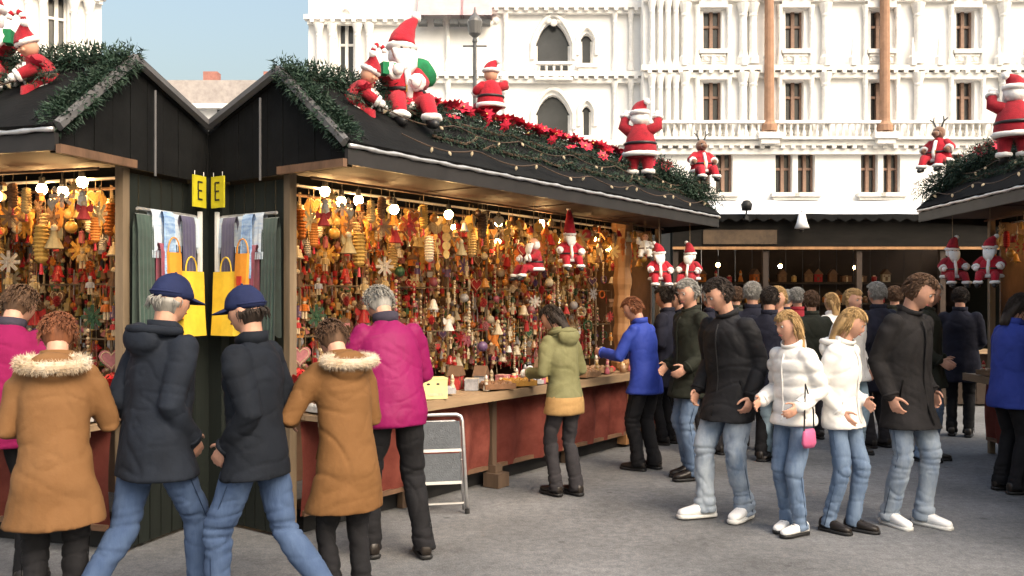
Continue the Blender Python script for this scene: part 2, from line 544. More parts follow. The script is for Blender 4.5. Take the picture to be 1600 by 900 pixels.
    # relief: slim shafts beside the windows, framed panels below them, pinnacles on the cornice
    for c in cols:
        for dx in (-24, 24):
            column(root, hx(c + dx), sub - .16, hz(112), hz(22), .10); column(root, hx(c + dx), sub - .16, hz(224), hz(128), .10)
        for py in (103, 213):
            pm = MB().box((hx(c), sub - .06, hz(py)), (1.5, .12, .42)).box((hx(c), sub - .14, hz(py)), (1.1, .08, .22))
            for q in (-.38, 0, .38): pm.sphere((hx(c) + q, sub - .19, hz(py)), (.12, .06, .12), 8, 6)
            pm.build('relief_panel', M_TRIM, root)
        for dx in (-45, 45):
            MB().lathe([(.22, hz(118) + .1), (.22, hz(118) + .5), (.14, hz(118) + .6), (.03, hz(118) + 1.5)], (hx(c + dx), sub - .35, 0), 6).build('pinnacle', M_TRIM, root)
    for px in (700, 745, 790, 960, 985):
        column(root, hx(px), -.15, hz(222), hz(128), .11); column(root, hx(px), -.15, hz(112), hz(18), .11)
    for pc in (865, 765):
        rs = MB()
        for a in np.linspace(0, 2 * math.pi, 8, endpoint=False): rs.sphere((hx(pc) + .45 * math.cos(a), -.05, hz(22) + .45 * math.sin(a)), (.2, .1, .2), 8, 6)
        rs.build('rosette', M_TRIM, root)
    # pavilion corner with canopied niche, rose sunblinds above
    for px in (500, 520, 560, 578):
        column(root, hx(px), -.25, hz(150), hz(40), .16)
    for px, w in ((690, 70), (745, 48)):
        b = MB()
        b.add([(hx(px - w / 2), -.03, hz(-25)), (hx(px + w / 2), -.03, hz(-25)), (hx(px + w / 2), -1.0, hz(33)), (hx(px - w / 2), -1.0, hz(33))], [(0, 1, 2, 3)])
        b.add([(hx(px - w / 2), -.0301, hz(-25)), (hx(px - w / 2), -1.0, hz(33)), (hx(px - w / 2), -.03, hz(33))], [(0, 1, 2)])
        b.add([(hx(px + w / 2), -.0301, hz(-25)), (hx(px + w / 2), -1.0, hz(33)), (hx(px + w / 2), -.03, hz(33))], [(0, 1, 2)])
        b.build('sunblind', M_SHADE, root)
        br = MB()
        for q in (-.4, -.05, .3): br.box((hx(px + w * q), -.55, hz(41)), (.45, .5, .22))
        br.build('blind_bracket', M_LEAD, root)
    return root
hallobj = hall(T(0, HY, 0), 'pale stone city hall with pointed arch windows rising behind the middle stall')
hl = copy_tree(hallobj, ML @ hallobj.matrix_basis)
hl['label'] = 'pale stone hall wing in the upper left corner behind the left stall'

def low_house():
    root = empty('low_house', T(-20.0, 60, 0))
    tag(root, 'low white house with shallow pitched roof far behind the gap between stalls', 'building')
    K = 60 / FOC
    def x(p): return (p - 800) * K + 20.0
    def z(p): return EYE - (p - 470) * K
    w = MB()
    w.box(((x(150) + x(505)) / 2, 6, z(165) / 2), (x(505) - x(150), 12, z(165)))
    w.build('wall', M_STONE, root)
    r = MB()
    r.prism([(x(140), z(166)), (x(515), z(166)), (x(440), z(128)), (x(215), z(128))], -.5, 12.5)
    r.build('roof', mat('pale_roof_tiles', (.40, .36, .34), rough=.8, var=.2, scale=3), root)
    MB().box(((x(150) + x(505)) / 2, -.35, z(168)), (x(505) - x(150) + .6, .5, .3)).build('cornice', M_TRIM, root)
    for px in (225, 262, 298, 347, 376, 408, 440):
        f = MB().box((x(px), -.02, z(182)), (.62, .12, 1.0)).build('window', M_GLASSD, root)
        MB().box((x(px), -.10, z(182)), (.08, .08, 1.0)).box((x(px), -.10, z(180)), (.62, .08, .08)).box((x(px), -.14, z(196)), (.9, .3, .12)).build('frame', M_TRIM, f)
    for px in (300, 400):
        MB().box((x(px), 4, z(118)), (1.0, .8, 2.4)).build('chimney', mat('brick_red', (.35, .16, .13), rough=.85, var=.2), root)
low_house()

def lamp_post():
    root = empty('lamp_post', T((742 - 800) / FOC * 30, 30, 0))
    tag(root, 'slender dark lamp post in front of the pale hall', 'lamp post')
    zt = EYE + (470 - 30) / FOC * 30
    MB().lathe([(.16, 0), (.16, .5), (.1, .7), (.075, 1.2), (.06, zt - .8), (.09, zt - .75), (.05, zt - .6)], n=12).build('pole', M_LEAD, root)
    MB().lathe([(.06, zt - .62), (.2, zt - .5), (.26, zt - .1), (.22, zt), (.05, zt + .22), (.02, zt + .4)], n=12).build('lantern', mat('smoked_glass', (.12, .12, .12), rough=.3, var=.05), root)
    MB().tube([(-.4, 0, zt - .9), (.4, 0, zt - .9)], .03, 6).build('ladder_bar', M_LEAD, root)
lamp_post()
# ------------------------------------------------------------------ the stalls
M_ROOF = mat('dark_roof_felt', (0.007, 0.0075, 0.008), rough=.9, spec=.15, var=.4, scale=4, bump=.3, bscale=30)
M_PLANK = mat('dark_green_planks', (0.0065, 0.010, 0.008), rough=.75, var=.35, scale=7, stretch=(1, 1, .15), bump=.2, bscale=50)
M_WOOD = mat('honey_wood', (0.30, 0.155, 0.065), rough=.6, var=.35, scale=9, stretch=(1, 1, .12), bump=.2, bscale=60)
M_WOODX = mat('tan_counter_wood', (0.27, 0.185, 0.11), rough=.6, var=.3, scale=7, stretch=(.15, 1, 1), bump=.15, bscale=60)
M_BROWN = mat('brown_wood', (0.13, 0.072, 0.042), rough=.7, var=.35, scale=8, stretch=(.2, 1, .3), bump=.2, bscale=50)
M_POST = mat('weathered_post', (0.19, 0.14, 0.09), rough=.75, var=.35, scale=8, stretch=(1, 1, .1), bump=.2, bscale=60)
M_DPOST = mat('dark_post_wood', (0.085, 0.055, 0.036), rough=.75, var=.35, scale=8, stretch=(1, 1, .1), bump=.2, bscale=60)
M_STEEL = mat('bright_metal_trim', (0.62, 0.62, 0.63), rough=.35, var=.15, scale=20, metal=.7)
M_SKIRT = mat('red_skirt_cloth', (0.105, 0.024, 0.019), rough=.85, var=.2, scale=5, rgb2=(0.17, 0.048, 0.036), sheen=0, spec=.1, bump=.25, bscale=160)
M_SKIRT2 = mat('faded_red_skirt', (0.21, 0.062, 0.048), rough=.85, var=.2, scale=4, rgb2=(0.095, 0.022, 0.017), sheen=0, spec=.1, bump=.25, bscale=160)
M_BLACK = mat('black_rubber', (0.012, 0.012, 0.013), rough=.6, var=.3)
M_SNOWY = mat('white_canvas', (0.80, 0.80, 0.80), rough=.7, var=.05, scale=3)

EAVE = (-.60, 2.55); RIDGE = (.03, 3.09); BACK = (1.70, 2.46)
T0, T1 = -2.22, 3.64
SP = .93 + 1.388 * (T0 + .045 + 2.125) - .012      # depth at which the near end wall meets the neighbour
def plane_t(s, gap=.012):
    """t where depth s meets the plane in which two back-to-back stalls join"""
    return -2.125 + (s - .93) / 1.388 + gap

def stall_roof(root):
    def slope(a, b, th, name, m, n=26):
        mb = MB()
        (s0, z0), (s1, z1) = a, b
        nx = np.array([-(z1 - z0), s1 - s0]); nx = nx / np.linalg.norm(nx) * th
        top = []; bot = []
        ts = np.linspace(0, 1, n)
        for q in np.linspace(0, 1, 7):
            s = s0 + (s1 - s0) * q; z = z0 + (z1 - z0) * q
            ta = max(T0, plane_t(s)) if s > .6 else T0
            top.append([(ta + (T1 - ta) * k, s + nx[0], z + nx[1] + .012 * noise.noise((k * 8, q * 3, 5))) for k in ts])
            bot.append([(ta + (T1 - ta) * k, s, z) for k in ts])
        vs = [p for r in top for p in r] + [p for r in bot for p in r]; N = n * 7; fs = []
        for j in range(6):
            for i in range(n - 1):
                a_ = j * n + i
                fs.append((a_, a_ + 1, a_ + n + 1, a_ + n)); fs.append((N + a_, N + a_ + n, N + a_ + n + 1, N + a_ + 1))
        for i in range(n - 1):
            fs.append((i, N + i, N + i + 1, i + 1)); k = 6 * n + i; fs.append((k, k + 1, N + k + 1, N + k))
        for j in range(6):
            k = j * n; fs.append((k, k + n, N + k + n, N + k)); k = j * n + n - 1; fs.append((k, N + k, N + k + n, k + n))
        mb.add(vs, fs)
        return mb.build(name, m, root)
    f = slope(EAVE, RIDGE, .05, 'roof_slope', M_ROOF)
    b = slope(RIDGE, BACK, .05, 'roof_slope', M_ROOF)
    # gable boards at the near end, stopping where the stalls join
    bw = .155
    s = EAVE[0] + .02
    while s < SP - .02:
        e = min(s + bw - .006, SP)
        def zr(q): return EAVE[1] + (RIDGE[1] - EAVE[1]) * (q - EAVE[0]) / (RIDGE[0] - EAVE[0]) if q < RIDGE[0] else RIDGE[1] + (BACK[1] - RIDGE[1]) * (q - RIDGE[0]) / (BACK[0] - RIDGE[0])
        d = .006 * rnd.random()
        pr = MB()
        zl = 2.44
        loop = [(s, zl), (e, zl), (e, zr(e) - .002)] + ([(RIDGE[0], RIDGE[1] - .002)] if s < RIDGE[0] < e else []) + [(s, zr(s) - .002)]
        n = len(loop)
        t0, t1 = T0 + .03 - d, T0 + .055
        pr.add([(t0, a, z) for a, z in loop] + [(t1, a, z) for a, z in loop], [tuple(range(n)), tuple(reversed(range(n, 2 * n)))] + [(i, i + n, (i + 1) % n + n, (i + 1) % n) for i in range(n)])
        pr.build('gable_board', M_ROOF, root)
        s += bw
    # the far gable
    MB().add([(T1 - .05, EAVE[0], EAVE[1]), (T1 - .05, RIDGE[0], RIDGE[1]), (T1 - .05, BACK[0], BACK[1]), (T1 - .05, BACK[0], 2.3), (T1 - .05, EAVE[0], 2.44)], [(0, 1, 2, 3, 4)]).build('far_gable', M_ROOF, root)
    # rake trims of the near end
    for (a, c) in ((EAVE, RIDGE), (RIDGE, (SP - .05, RIDGE[1] + (BACK[1] - RIDGE[1]) * ((SP - .08) / 1.67)))):
        mb = MB()
        mb.tube([(T0 - .015, a[0], a[1] + .035), (T0 - .015, c[0], c[1] + .035)], .035, 6)
        mb.build('rake_trim', mat('grey_flashing', (.10, .10, .105), rough=.5, var=.2), f)
    # eave: dark fascia board, bright strip above it, soffit
    MB().box(((T0 + T1) / 2, EAVE[0] + .01, EAVE[1] - .052), (T1 - T0, .03, .10)).build('fascia', mat('black_fascia', (.02, .018, .018), rough=.5, var=.3), root)
    st = MB(); pts = []
    n = 90
    for i in range(n):
        t = T0 + (T1 - T0) * i / (n - 1)
        pts.append((t, EAVE[0] - .016 + .003 * math.sin(i * 1.7), EAVE[1] + .014 + .003 * math.sin(i * 1.1)))
    st.tube(pts, [.015 + .003 * math.sin(i * 2.3) for i in range(n)], 7)
    st.build('eave_strip', M_STEEL, root, smooth=True)
    MB().box((T0 - .03, -.30, 2.455), (.035, .62, .05)).build('end_rail', M_BROWN, root)
    for i in range(12):     # soffit boards under the overhang
        a = T0 + .06 + i * (T1 - T0 - .12) / 12; b = a + (T1 - T0 - .12) / 12 - .008
        MB().box(((a + b) / 2, -.22, 2.475 + .004 * (i % 3)), (b - a, .70, .018)).build('soffit_board', mat('red_brown_soffit', (.03, .012, .009), rough=.75, var=.35, scale=8), root)

def stall_frame(root):
    # counter: three long boards and a nosing
    for i, (s0, s1) in enumerate(((-.20, -.075), (-.07, .06), (.065, .22))):
        MB().box(((T0 + .12 + T1 - .2) / 2, (s0 + s1) / 2, .82 + .003 * i), (T1 - .32 - T0, s1 - s0, .035)).build('counter_board', M_WOODX, root)
    MB().box(((T0 + .12 + T1 - .2) / 2, -.215, .805), (T1 - .32 - T0, .028, .075)).build('counter_edge', M_WOODX, root)
    # plinth, recessed and dark
    MB().box((.70, .26, .075), (5.3, .3, .15)).build('plinth', M_BLACK, root)
    # skirt of hung cloth panels between posts
    posts = [-2.11, -1.0, .05, 1.36, 2.62, 3.42]
    for i, t in enumerate(posts):
        carved = i == 4
        thick = .10 if carved else (.06 if i in (0,) else .055)
        mb = MB()
        if i == 2:
            mb.box((t, -.02, .43), (.06, .06, .74))
        elif carved:
            prof = []
            for k in range(27):
                q = k / 26; z = .86 + q * (2.46 - .86)
                prof.append((thick * (1 + .12 * math.sin(q * 34)) * (1.15 if k in (0, 1, 25, 26) else 1), z))
            mb.lathe(prof, (t, .10, 0), 8)
            mb.box((t, .1, .43), (.2, .2, .80))
        else:
            top = 2.46 if i in (0, 5) else .80
            mb.box((t, .06, top / 2), (thick, thick, top))
        mb.build('post', M_WOOD if carved else (M_POST if i in (0, 5) else M_DPOST), root)
    # foot block under the middle post
    MB().box((.06, -.06, .06), (.16, .16, .12)).box((.06, -.04, .15), (.1, .1, .07)).build('foot_block', M_DPOST, root)
    edges = [-2.0, -1.03, -.02, .11, 1.33, 1.40, 2.5, 2.74, 3.67, 3.73, 4.75]
    for a, b, k in ((-2.08, -1.04, 0), (-.96, .01, 1), (.09, 1.33, 0), (1.39, 2.5, 1), (2.74, 3.38, 0)):
        nx, nz = 40, 14; vs = []; fs = []
        for j in range(nz):
            q = j / (nz - 1); z = .15 + q * .635
            for i_ in range(nx):
                p = i_ / (nx - 1); t = a + (b - a) * p
                amp = .034 * (1.25 - q) * min(1, 6 * p, 6 * (1 - p)) ** .5
                fold = math.sin(p * (b - a) * 17 + 2.5 * noise.noise((t * 1.5, z * .6, k))) + .8 * noise.noise((t * 6, z * 2.5, 9))
                bel = -.05 * math.sin(math.pi * min(1, max(0, 1 - q))) * .5
                vs.append((t, -.005 + amp * fold + bel, z + .012 * noise.noise((t * 3, 1, 1)) * (1 - q)))
        for j in range(nz - 1):
            for i_ in range(nx - 1):
                c = j * nx + i_; fs.append((c, c + 1, c + nx + 1, c + nx))
        o = MB().add(vs, fs).build('skirt_panel', M_SKIRT2 if k else M_SKIRT, root, smooth=True)
        MB().box(((a + b) / 2, -.012, .165), (b - a - .04, .03, .035)).build('bottom_batten', M_BROWN, o)
    # end wall of upright planks, up to where the stalls join
    s = .07
    while s < SP - .04:
        e = min(s + .105, SP)
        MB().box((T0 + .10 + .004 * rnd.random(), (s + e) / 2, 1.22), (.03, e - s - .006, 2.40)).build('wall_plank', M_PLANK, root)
        s += .111
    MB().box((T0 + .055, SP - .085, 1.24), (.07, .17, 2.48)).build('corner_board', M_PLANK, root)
    MB().box((T0 + .0, .70, 1.85), (.024, .024, .75)).build('white_rod', mat('white_paint', (.75, .75, .73), rough=.5, var=.08), root)
    MB().tube([(T0 + .03, .74, 2.19), (T0 + .03, .1, 2.19)], .012, 6).build('hanging_rail', M_STEEL, root)
    MB().tube([(T0 - .06, .16, 2.40), (T0 - .06, .16, 2.95)], .008, 6).build('wire_pole', mat('grey_flashing', (.10, .10, .105), rough=.5, var=.2), root)
    # closing wall along the junction and the back wall
    a, b = (T0 + .12, SP + .05), (plane_t(1.5, .05), 1.5)
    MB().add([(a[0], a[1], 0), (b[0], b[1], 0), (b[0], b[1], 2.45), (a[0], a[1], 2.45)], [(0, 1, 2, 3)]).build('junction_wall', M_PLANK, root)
    t = b[0]
    i = 0
    while t < T1 - .2:
        e = min(t + .24, T1 - .15)
        MB().box(((t + e) / 2, 1.5 + .003 * (i % 3), 1.23), (e - t - .006, .03, 2.45)).build('back_plank', M_BROWN, root)
        t += .24; i += 1
    MB().box((T1 - .17, .85, 1.2), (.03, 1.35, 2.45)).build('far_end_wall', M_BROWN, root)
    # shelves and lattice on which goods hang
    for z, s in ((.95, .95), (1.22, 1.05), (1.52, 1.16), (1.84, 1.25)):
        MB().box((.78, (s + 1.48) / 2, z), (5.0, 1.48 - s, .022)).build('shelf', M_BROWN, root)
    for z, s in ((2.44, .0), (2.42, .28), (2.40, .6)):
        MB().tube([(-1.98, s, z), (3.44, s, z)], .011, 6).build('hanging_rail', M_STEEL if s == .28 else M_BROWN, root)
    for t in (-1.45, -.45, .35, .95, 1.9, 3.1):
        MB().tube([(t, .72, .84), (t, .72, 2.44)], .012, 6).build('upright_rod', M_POST, root)
    for z in (1.72, 1.32):
        MB().tube([(-1.98, .72, z), (3.44, .72, z)], .007, 5).build('cross_wire', M_POST, root)

def stall(M, label):
    root = empty('market_stall', M)
    tag(root, label, 'market stall', 'gabled market stalls')
    stall_roof(root); stall_frame(root)
    return root
STALL = stall(MS, 'middle gabled market stall with red cloth skirt and bright metal eave')
st_l = copy_tree(STALL, ML @ MS); st_l['label'] = 'left gabled market stall joined back to back with the middle one'
st_r = copy_tree(STALL, MR @ MS); st_r['label'] = 'right market stall seen along its lit front at the right edge'

# the low stall that closes the lane
M_DBROWN = mat('shade_darkened_wood', (0.030, 0.018, 0.012), rough=.7, var=.35, scale=8, stretch=(.2, 1, .3), bump=.2, bscale=50)  # brown wood with the far stall's interior shade put into its colour
def far_stall():
    Y = 13.6
    root = empty('market_stall', T(4.35, Y, 0))
    tag(root, 'low dark stall with snow white canopy closing the lane at the far end', 'market stall')
    K = Y / FOC
    def z(p): return EYE - (p - 470) * K
    x0, x1 = -1.95, 3.3
    # white canopy: sagging canvas bays
    vs = []; fs = []; nx, ny = 33, 9
    for j in range(ny):
        q = j / (ny - 1)
        for i in range(nx):
            p = i / (nx - 1)
            sag = .05 * abs(math.sin(p * math.pi * 4)) 
            vs.append((x0 + (x1 - x0) * p, -.35 + 2.4 * q, z(338) + (z(300) - z(338)) * 1.25 * q - sag * q * (1 - q) * 4 + .02 * noise.noise((p * 9, q * 3, 2))))
    for j in range(ny - 1):
        for i in range(nx - 1):
            c = j * nx + i; fs.append((c, c + 1, c + nx + 1, c + nx))
    c = MB().add(vs, fs).build('canopy', M_SNOWY, root, smooth=True)
    sc = MB()      # scalloped valance
    n = 26
    for i in range(n):
        a = x0 + (x1 - x0) * i / n; b = a + (x1 - x0) / n
        sc.add([(a, -.36, z(338)), (b, -.36, z(338)), (b, -.365, z(344)), ((a + b) / 2, -.37, z(350)), (a, -.365, z(344))], [(0, 1, 2, 3, 4)])
    sc.build('valance', M_ROOF, c)
    MB().box(((x0 + x1) / 2, -.2, (z(345) + z(386)) / 2), (x1 - x0, .05, z(345) - z(386))).build('fascia', mat('dark_fascia_board', (.009, .008, .007), rough=.8, spec=.15, var=.5, scale=9, stretch=(.2, 1, 1)), root)
    MB().box((-.95, -.235, (z(360) + z(384)) / 2), (1.1, .02, z(360) - z(384) - .02)).build('name_board', mat('aged_board', (.07, .045, .025), rough=.7, var=.4, scale=6), root)
    MB().box(((x0 + x1) / 2, -.21, z(389)), (x1 - x0, .06, .04)).build('fascia_trim', M_WOOD, root)
    for xx in (x0 + .05, -.55, .85, 2.1, x1 - .05):
        MB().box((xx, -.15, z(389) / 2), (.08, .08, z(389) - .03)).build('post', M_DBROWN, root)
    MB().box(((x0 + x1) / 2, -.1, .84), (x1 - x0, .5, .05)).build('counter_board', M_WOODX, root)
    for i in range(18):
        a = x0 + (x1 - x0) * (i + .5) / 18
        MB().box((a, .05, .42), ((x1 - x0) / 18 - .008, .03, .78)).build('front_plank', M_DBROWN, root)
        MB().box((a, 1.9, 1.58), ((x1 - x0) / 18 - .008, .03, 3.15)).build('back_plank', M_DBROWN, root)
    for zz in (1.2, 1.55, 1.9):
        MB().box(((x0 + x1) / 2, 1.65, zz), (x1 - x0 - .2, .35, .03)).build('shelf', M_DBROWN, root)
    for sx in (x0, x1):
        MB().box((sx, .9, 1.4), (.04, 2.05, 2.8)).build('side_wall', M_PLANK, root)
    return root
far_stall()

def lane_lamps():
    Y = 13.15; K = Y / FOC
    def z(p): return EYE - (p - 470) * K
    r = empty('hanging_lantern', T((1253 - 800) * K, Y, z(330))); tag(r, 'white bell shaped lantern hanging from the front of the far stall canopy', 'lantern')
    MB().lathe([(.02, -.02), (.05, -.05), (.075, -.16), (.11, -.25), (.10, -.25), (.06, -.15)], n=14).build('shade', M_SNOWY, r, True)
    MB().tube([(0, 0, 0), (0, 0, -.03)], .012, 6).tube([(0, .0, 0), (0, .12, .02)], .010, 6).build('hook', M_STEEL, r)
    MB().sphere((0, 0, -.25), .035, 10, 8).build('lamp_glass', mat('unlit_glass', (.5, .5, .48), rough=.2, var=.05), r, True)
    MB().lathe([(.004, -.31), (.03, -.30), (.03, -.27)], n=8).build('lower_cap', M_BLACK, r)
    r = empty('spot_lamp', T((1168 - 800) * K, 13.2, z(340))); tag(r, 'small dark spot lamp clamped on the front edge of the white canopy', 'lamp')
    MB().lathe([(.03, .12), (.07, .11), (.085, .20), (.05, .25), (.02, .26)], n=12).build('lamp_head', M_BLACK, r, True)
    MB().tube([(0, 0, .0), (0, .02, .06), (0, 0, .13)], .012, 6).build('stem', M_BLACK, r)
    MB().box((0, .04, .0), (.05, .12, .05)).build('clamp', M_BLACK, r)
lane_lamps()
# ------------------------------------------------------------------ goods of the stalls
M_ORN = mat('ornament_gloss', (1, 1, 1), rough=.28, var=.3, scale=30, objcol=True, spec=.5)
M_ORNM = mat('ornament_matte', (1, 1, 1), rough=.75, var=.4, scale=40, objcol=True)
M_STR = mat('thread', (.22, .16, .10), rough=.8, var=.2)
M_CAP = mat('gold_cap', (.55, .38, .12), rough=.35, metal=.8, var=.15)
M_CREAM = mat('cream_wood', (.56, .44, .28), rough=.7, var=.25, scale=30)
M_REDP = mat('red_paint', (.42, .02, .025), rough=.4, var=.2, scale=20)

def star_outline(n, ro, ri):
    return [((ro if k % 2 == 0 else ri) * math.sin(math.pi * k / n), (ro if k % 2 == 0 else ri) * math.cos(math.pi * k / n)) for k in range(2 * n)]
def heart_outline(r):
    return [(r * .065 * 16 * math.sin(a) ** 3, r * .065 * (13 * math.cos(a) - 5 * math.cos(2 * a) - 2 * math.cos(3 * a) - math.cos(4 * a))) for a in np.linspace(0, 2 * math.pi, 20, endpoint=False)]

def templates():
    """each hangs from (0,0,0) downwards on a thread of unit-size 0.1 m"""
    D = {}
    def add(name, mb, mats, smooth=False): D[name] = mb.mesh(name, mats, smooth)
    th = .09
    def thread(mb, l, mi=1): mb.tube([(0, 0, 0), (0, 0, -l)], .0018, 3, mi); return mb
    m = MB(); thread(m, th)
    c = -th - .075
    for a in range(4):      # straw star of crossed flat straws with a hub
        rot = Matrix.Rotation(a * math.pi / 4, 3, 'Y')
        for off in (-.008, 0, .008): m.box((rot @ Vector((off, .002 * a, 0))) + Vector((0, 0, c)), (.006, .003, .15), rot)
    m.sphere((0, 0, c), (.016, .01, .016), 8, 5)
    add('straw_star', m, [M_ORNM, M_STR])
    m = MB(); thread(m, th); m.sphere((0, 0, -th - .05), .045, 12, 8); m.lathe([(.014, -th - .012), (.014, -th + .006), (.005, -th + .01)], n=8, mi=2)
    add('glass_bauble', m, [M_ORN, M_STR, M_CAP], True)
    m = MB(); thread(m, th); m.lathe([(.008, -th), (.022, -th - .01), (.03, -th - .04), (.04, -th - .075), (.055, -th - .09), (.05, -th - .088), (.01, -th - .03)], n=12); m.sphere((0, 0, -th - .095), .014, 8, 5, 2)
    add('bell', m, [M_ORN, M_STR, M_CAP], True)
    m = MB(); thread(m, th); m.prism([(x, z - th - .055) for x, z in heart_outline(.07)], -.008, .008)
    m.tube([(x * .8, -.010, z * .8 - th - .055) for x, z in heart_outline(.07)], .003, 4, 2)
    add('gingerbread_heart', m, [M_ORNM, M_STR, M_CREAM])
    m = MB(); thread(m, th)     # angel: cone skirt, head, wings
    m.lathe([(.012, -th - .035), (.02, -th - .06), (.05, -th - .13), (.046, -th - .132)], n=10); m.sphere((0, 0, -th - .02), .02, 8, 6, 2)
    for sx in (-1, 1): m.prism([(sx * .008, -th - .045), (sx * .055, -th - .02), (sx * .062, -th - .05), (sx * .05, -th - .08), (sx * .012, -th - .07)], .01, .016)
    add('angel_ornament', m, [M_ORNM, M_STR, M_CREAM])
    m = MB(); thread(m, th)     # tall pleated paper lantern
    pr = [(.012, -th)]
    for k in range(9): pr += [(.036 + .008 * math.sin(math.pi * k / 8), -th - .01 - .022 * k), (.028 + .006 * math.sin(math.pi * k / 8), -th - .021 - .022 * k)]
    pr += [(.01, -th - .21)]
    m.lathe(pr, n=10); m.tube([(0, 0, -th - .21), (0, 0, -th - .27)], [.006, .012], 6, 2)
    add('paper_lantern', m, [M_ORNM, M_STR, M_REDP])
    m = MB(); thread(m, th)     # string of dried orange slices
    for k in range(4): 
        rot = Matrix.Rotation(.4 * (k - 1.5), 3, 'Z') @ Matrix.Rotation(math.pi / 2, 3, 'X')
        m.xf(Matrix.Identity(4)); q = MB().lathe([(.032, -.003), (.034, 0), (.032, .003)], n=12); q.xf(rot.to_4x4()); q.xf(T(0, 0, -th - .035 - .062 * k)); m.add(q.v, q.f)
    m.tube([(0, 0, -th), (0, 0, -th - .26)], .002, 3, 1)
    add('orange_slice_string', m, [M_ORNM, M_STR])
    m = MB(); thread(m, .05)
    for k in range(11): m.sphere((.002 * math.sin(k * 2), 0, -.06 - .026 * k), .012 if k % 3 else .016, 7, 5, 0 if k % 2 else 2)
    m.tube([(0, 0, -.05), (0, 0, -.34)], .0015, 3, 1)
    add('bead_string', m, [M_ORN, M_STR, M_CREAM], True)
    m = MB(); thread(m, th)     # pine cone
    for k in range(7):
        rr = .028 * math.sin(math.pi * (k + 1) / 8.5) + .004
        for j in range(7):
            a = 2 * math.pi * j / 7 + k * .45
            q = MB().box((0, rr * .6, 0), (.016, rr * 1.1, .004), Matrix.Rotation(.5, 3, 'X')); q.xf(RZ(a)); q.xf(T(0, 0, -th - .012 - .012 * k)); m.add(q.v, q.f)
    add('pine_cone', m, [M_ORNM, M_STR])
    m = MB(); thread(m, th)     # wooden soldier figure
    m.lathe([(.014, -th), (.015, -th - .02), (.018, -th - .022)], n=8); m.sphere((0, 0, -th - .032), .015, 8, 6, 2)
    m.lathe([(.016, -th - .045), (.024, -th - .05), (.022, -th - .09)], n=8)
    for sx in (-1, 1): m.tube([(sx * .01, 0, -th - .09), (sx * .011, 0, -th - .14)], .009, 6, 2); m.tube([(sx * .024, 0, -th - .052), (sx * .03, -.004, -th - .09)], .007, 6)
    add('wooden_figure', m, [M_ORN, M_STR, M_CREAM], False)
    m = MB(); thread(m, th)     # wreath ring with bow
    for k in range(26):
        a = 2 * math.pi * k / 26
        m.sphere((.05 * math.cos(a) + .004 * math.sin(k * 5), .006 * math.sin(k * 3), -th - .055 + .05 * math.sin(a)), .012, 5, 4)
    m.box((0, -.012, -th - .104), (.03, .006, .014), None, 2)
    add('small_wreath', m, [M_ORNM, M_STR, M_REDP])
    m = MB(); thread(m, th)     # house of clay
    m.box((0, 0, -th - .06), (.06, .05, .05)); m.prism([(-.04, -th - .034), (.04, -th - .034), (0, -th + .002)], -.03, .03, 2)
    for sx in (-1, 1): m.box((sx * .014, -.026, -th - .058), (.012, .004, .018), None, 2)
    add('clay_house', m, [M_ORNM, M_STR, M_BROWN])
    m = MB(); thread(m, th); m.lathe([(.004, -th), (.02, -th - .012), (.016, -th - .03), (.022, -th - .034), (.028, -th - .11), (.02, -th - .112)], n=10)
    add('ribbon_tassel', m, [M_ORNM, M_STR])
    # standing goods (origin at the base)
    m = MB(); m.lathe([(.03, 0), (.034, .01), (.026, .05), (.014, .08), (.02, .085)], n=10); m.sphere((0, 0, .10), .02, 8, 6, 1); m.lathe([(.022, .112), (.012, .14), (.003, .155)], n=8)
    add('standing_figure', m, [M_ORN, M_CREAM], True)
    m = MB(); m.lathe([(.028, 0), (.034, .004), (.034, .07), (.03, .07), (.03, .02)], n=12); m.lathe([(.018, .02), (.018, .085), (.004, .088)], n=8, mi=1)
    add('candle_glass', m, [M_ORN, M_CREAM], True)
    m = MB(); m.box((0, 0, .012), (.26, .18, .006)); 
    for sx in (-1, 1): m.box((sx * .128, 0, .03), (.006, .18, .04)); m.box((0, sx * .088, .03), (.25, .006, .04))
    for k in range(4):
        for j in range(3): m.sphere((-.09 + .06 * k, -.055 + .055 * j, .042), .026, 8, 6, 1)
    add('bauble_tray', m, [M_ORNM, M_ORN])
    m = MB(); m.box((0, 0, .035), (.12, .09, .07)); m.box((0, 0, .072), (.126, .096, .012)); m.box((0, 0, .04), (.022, .094, .082), None, 1)
    add('gift_box', m, [M_ORNM, M_CREAM])
    m = MB(); m.box((0, 0, .05), (.10, .08, .10)); m.prism([(-.065, .098), (.065, .098), (0, .17)], -.05, .05, 1); m.box((0, -.041, .04), (.03, .004, .05), None, 1); 
    for sx in (-1, 1): m.box((sx * .03, -.041, .075), (.018, .004, .018), None, 1)
    add('toy_house', m, [M_ORNM, M_BROWN])
    m = MB(); m.lathe([(.05, 0), (.052, .01), (.046, .085), (.05, .09), (.044, .09), (.04, .02)], n=12)
    for k in range(60):
        a = rnd.random() * 6.28; r_ = rnd.random() * .07; z = .10 + .06 * rnd.random()
        p = Vector((r_ * math.cos(a), r_ * math.sin(a), z)); d = Vector((math.cos(a) * .03, math.sin(a) * .03, rnd.uniform(-.01, .03)))
        w = d.cross(Vector((0, 0, 1))).normalized() * .014
        m.add([p, p + d * .6 + w, p + d * 1.3, p + d * .6 - w], [(0, 1, 2, 3)], 1 if k % 3 else 2)
    add('potted_poinsettia', m, [M_ORNM, M_REDP, mat('leaf_green', (.03, .085, .03), rough=.6, var=.3)])
    return D
TPL = templates()

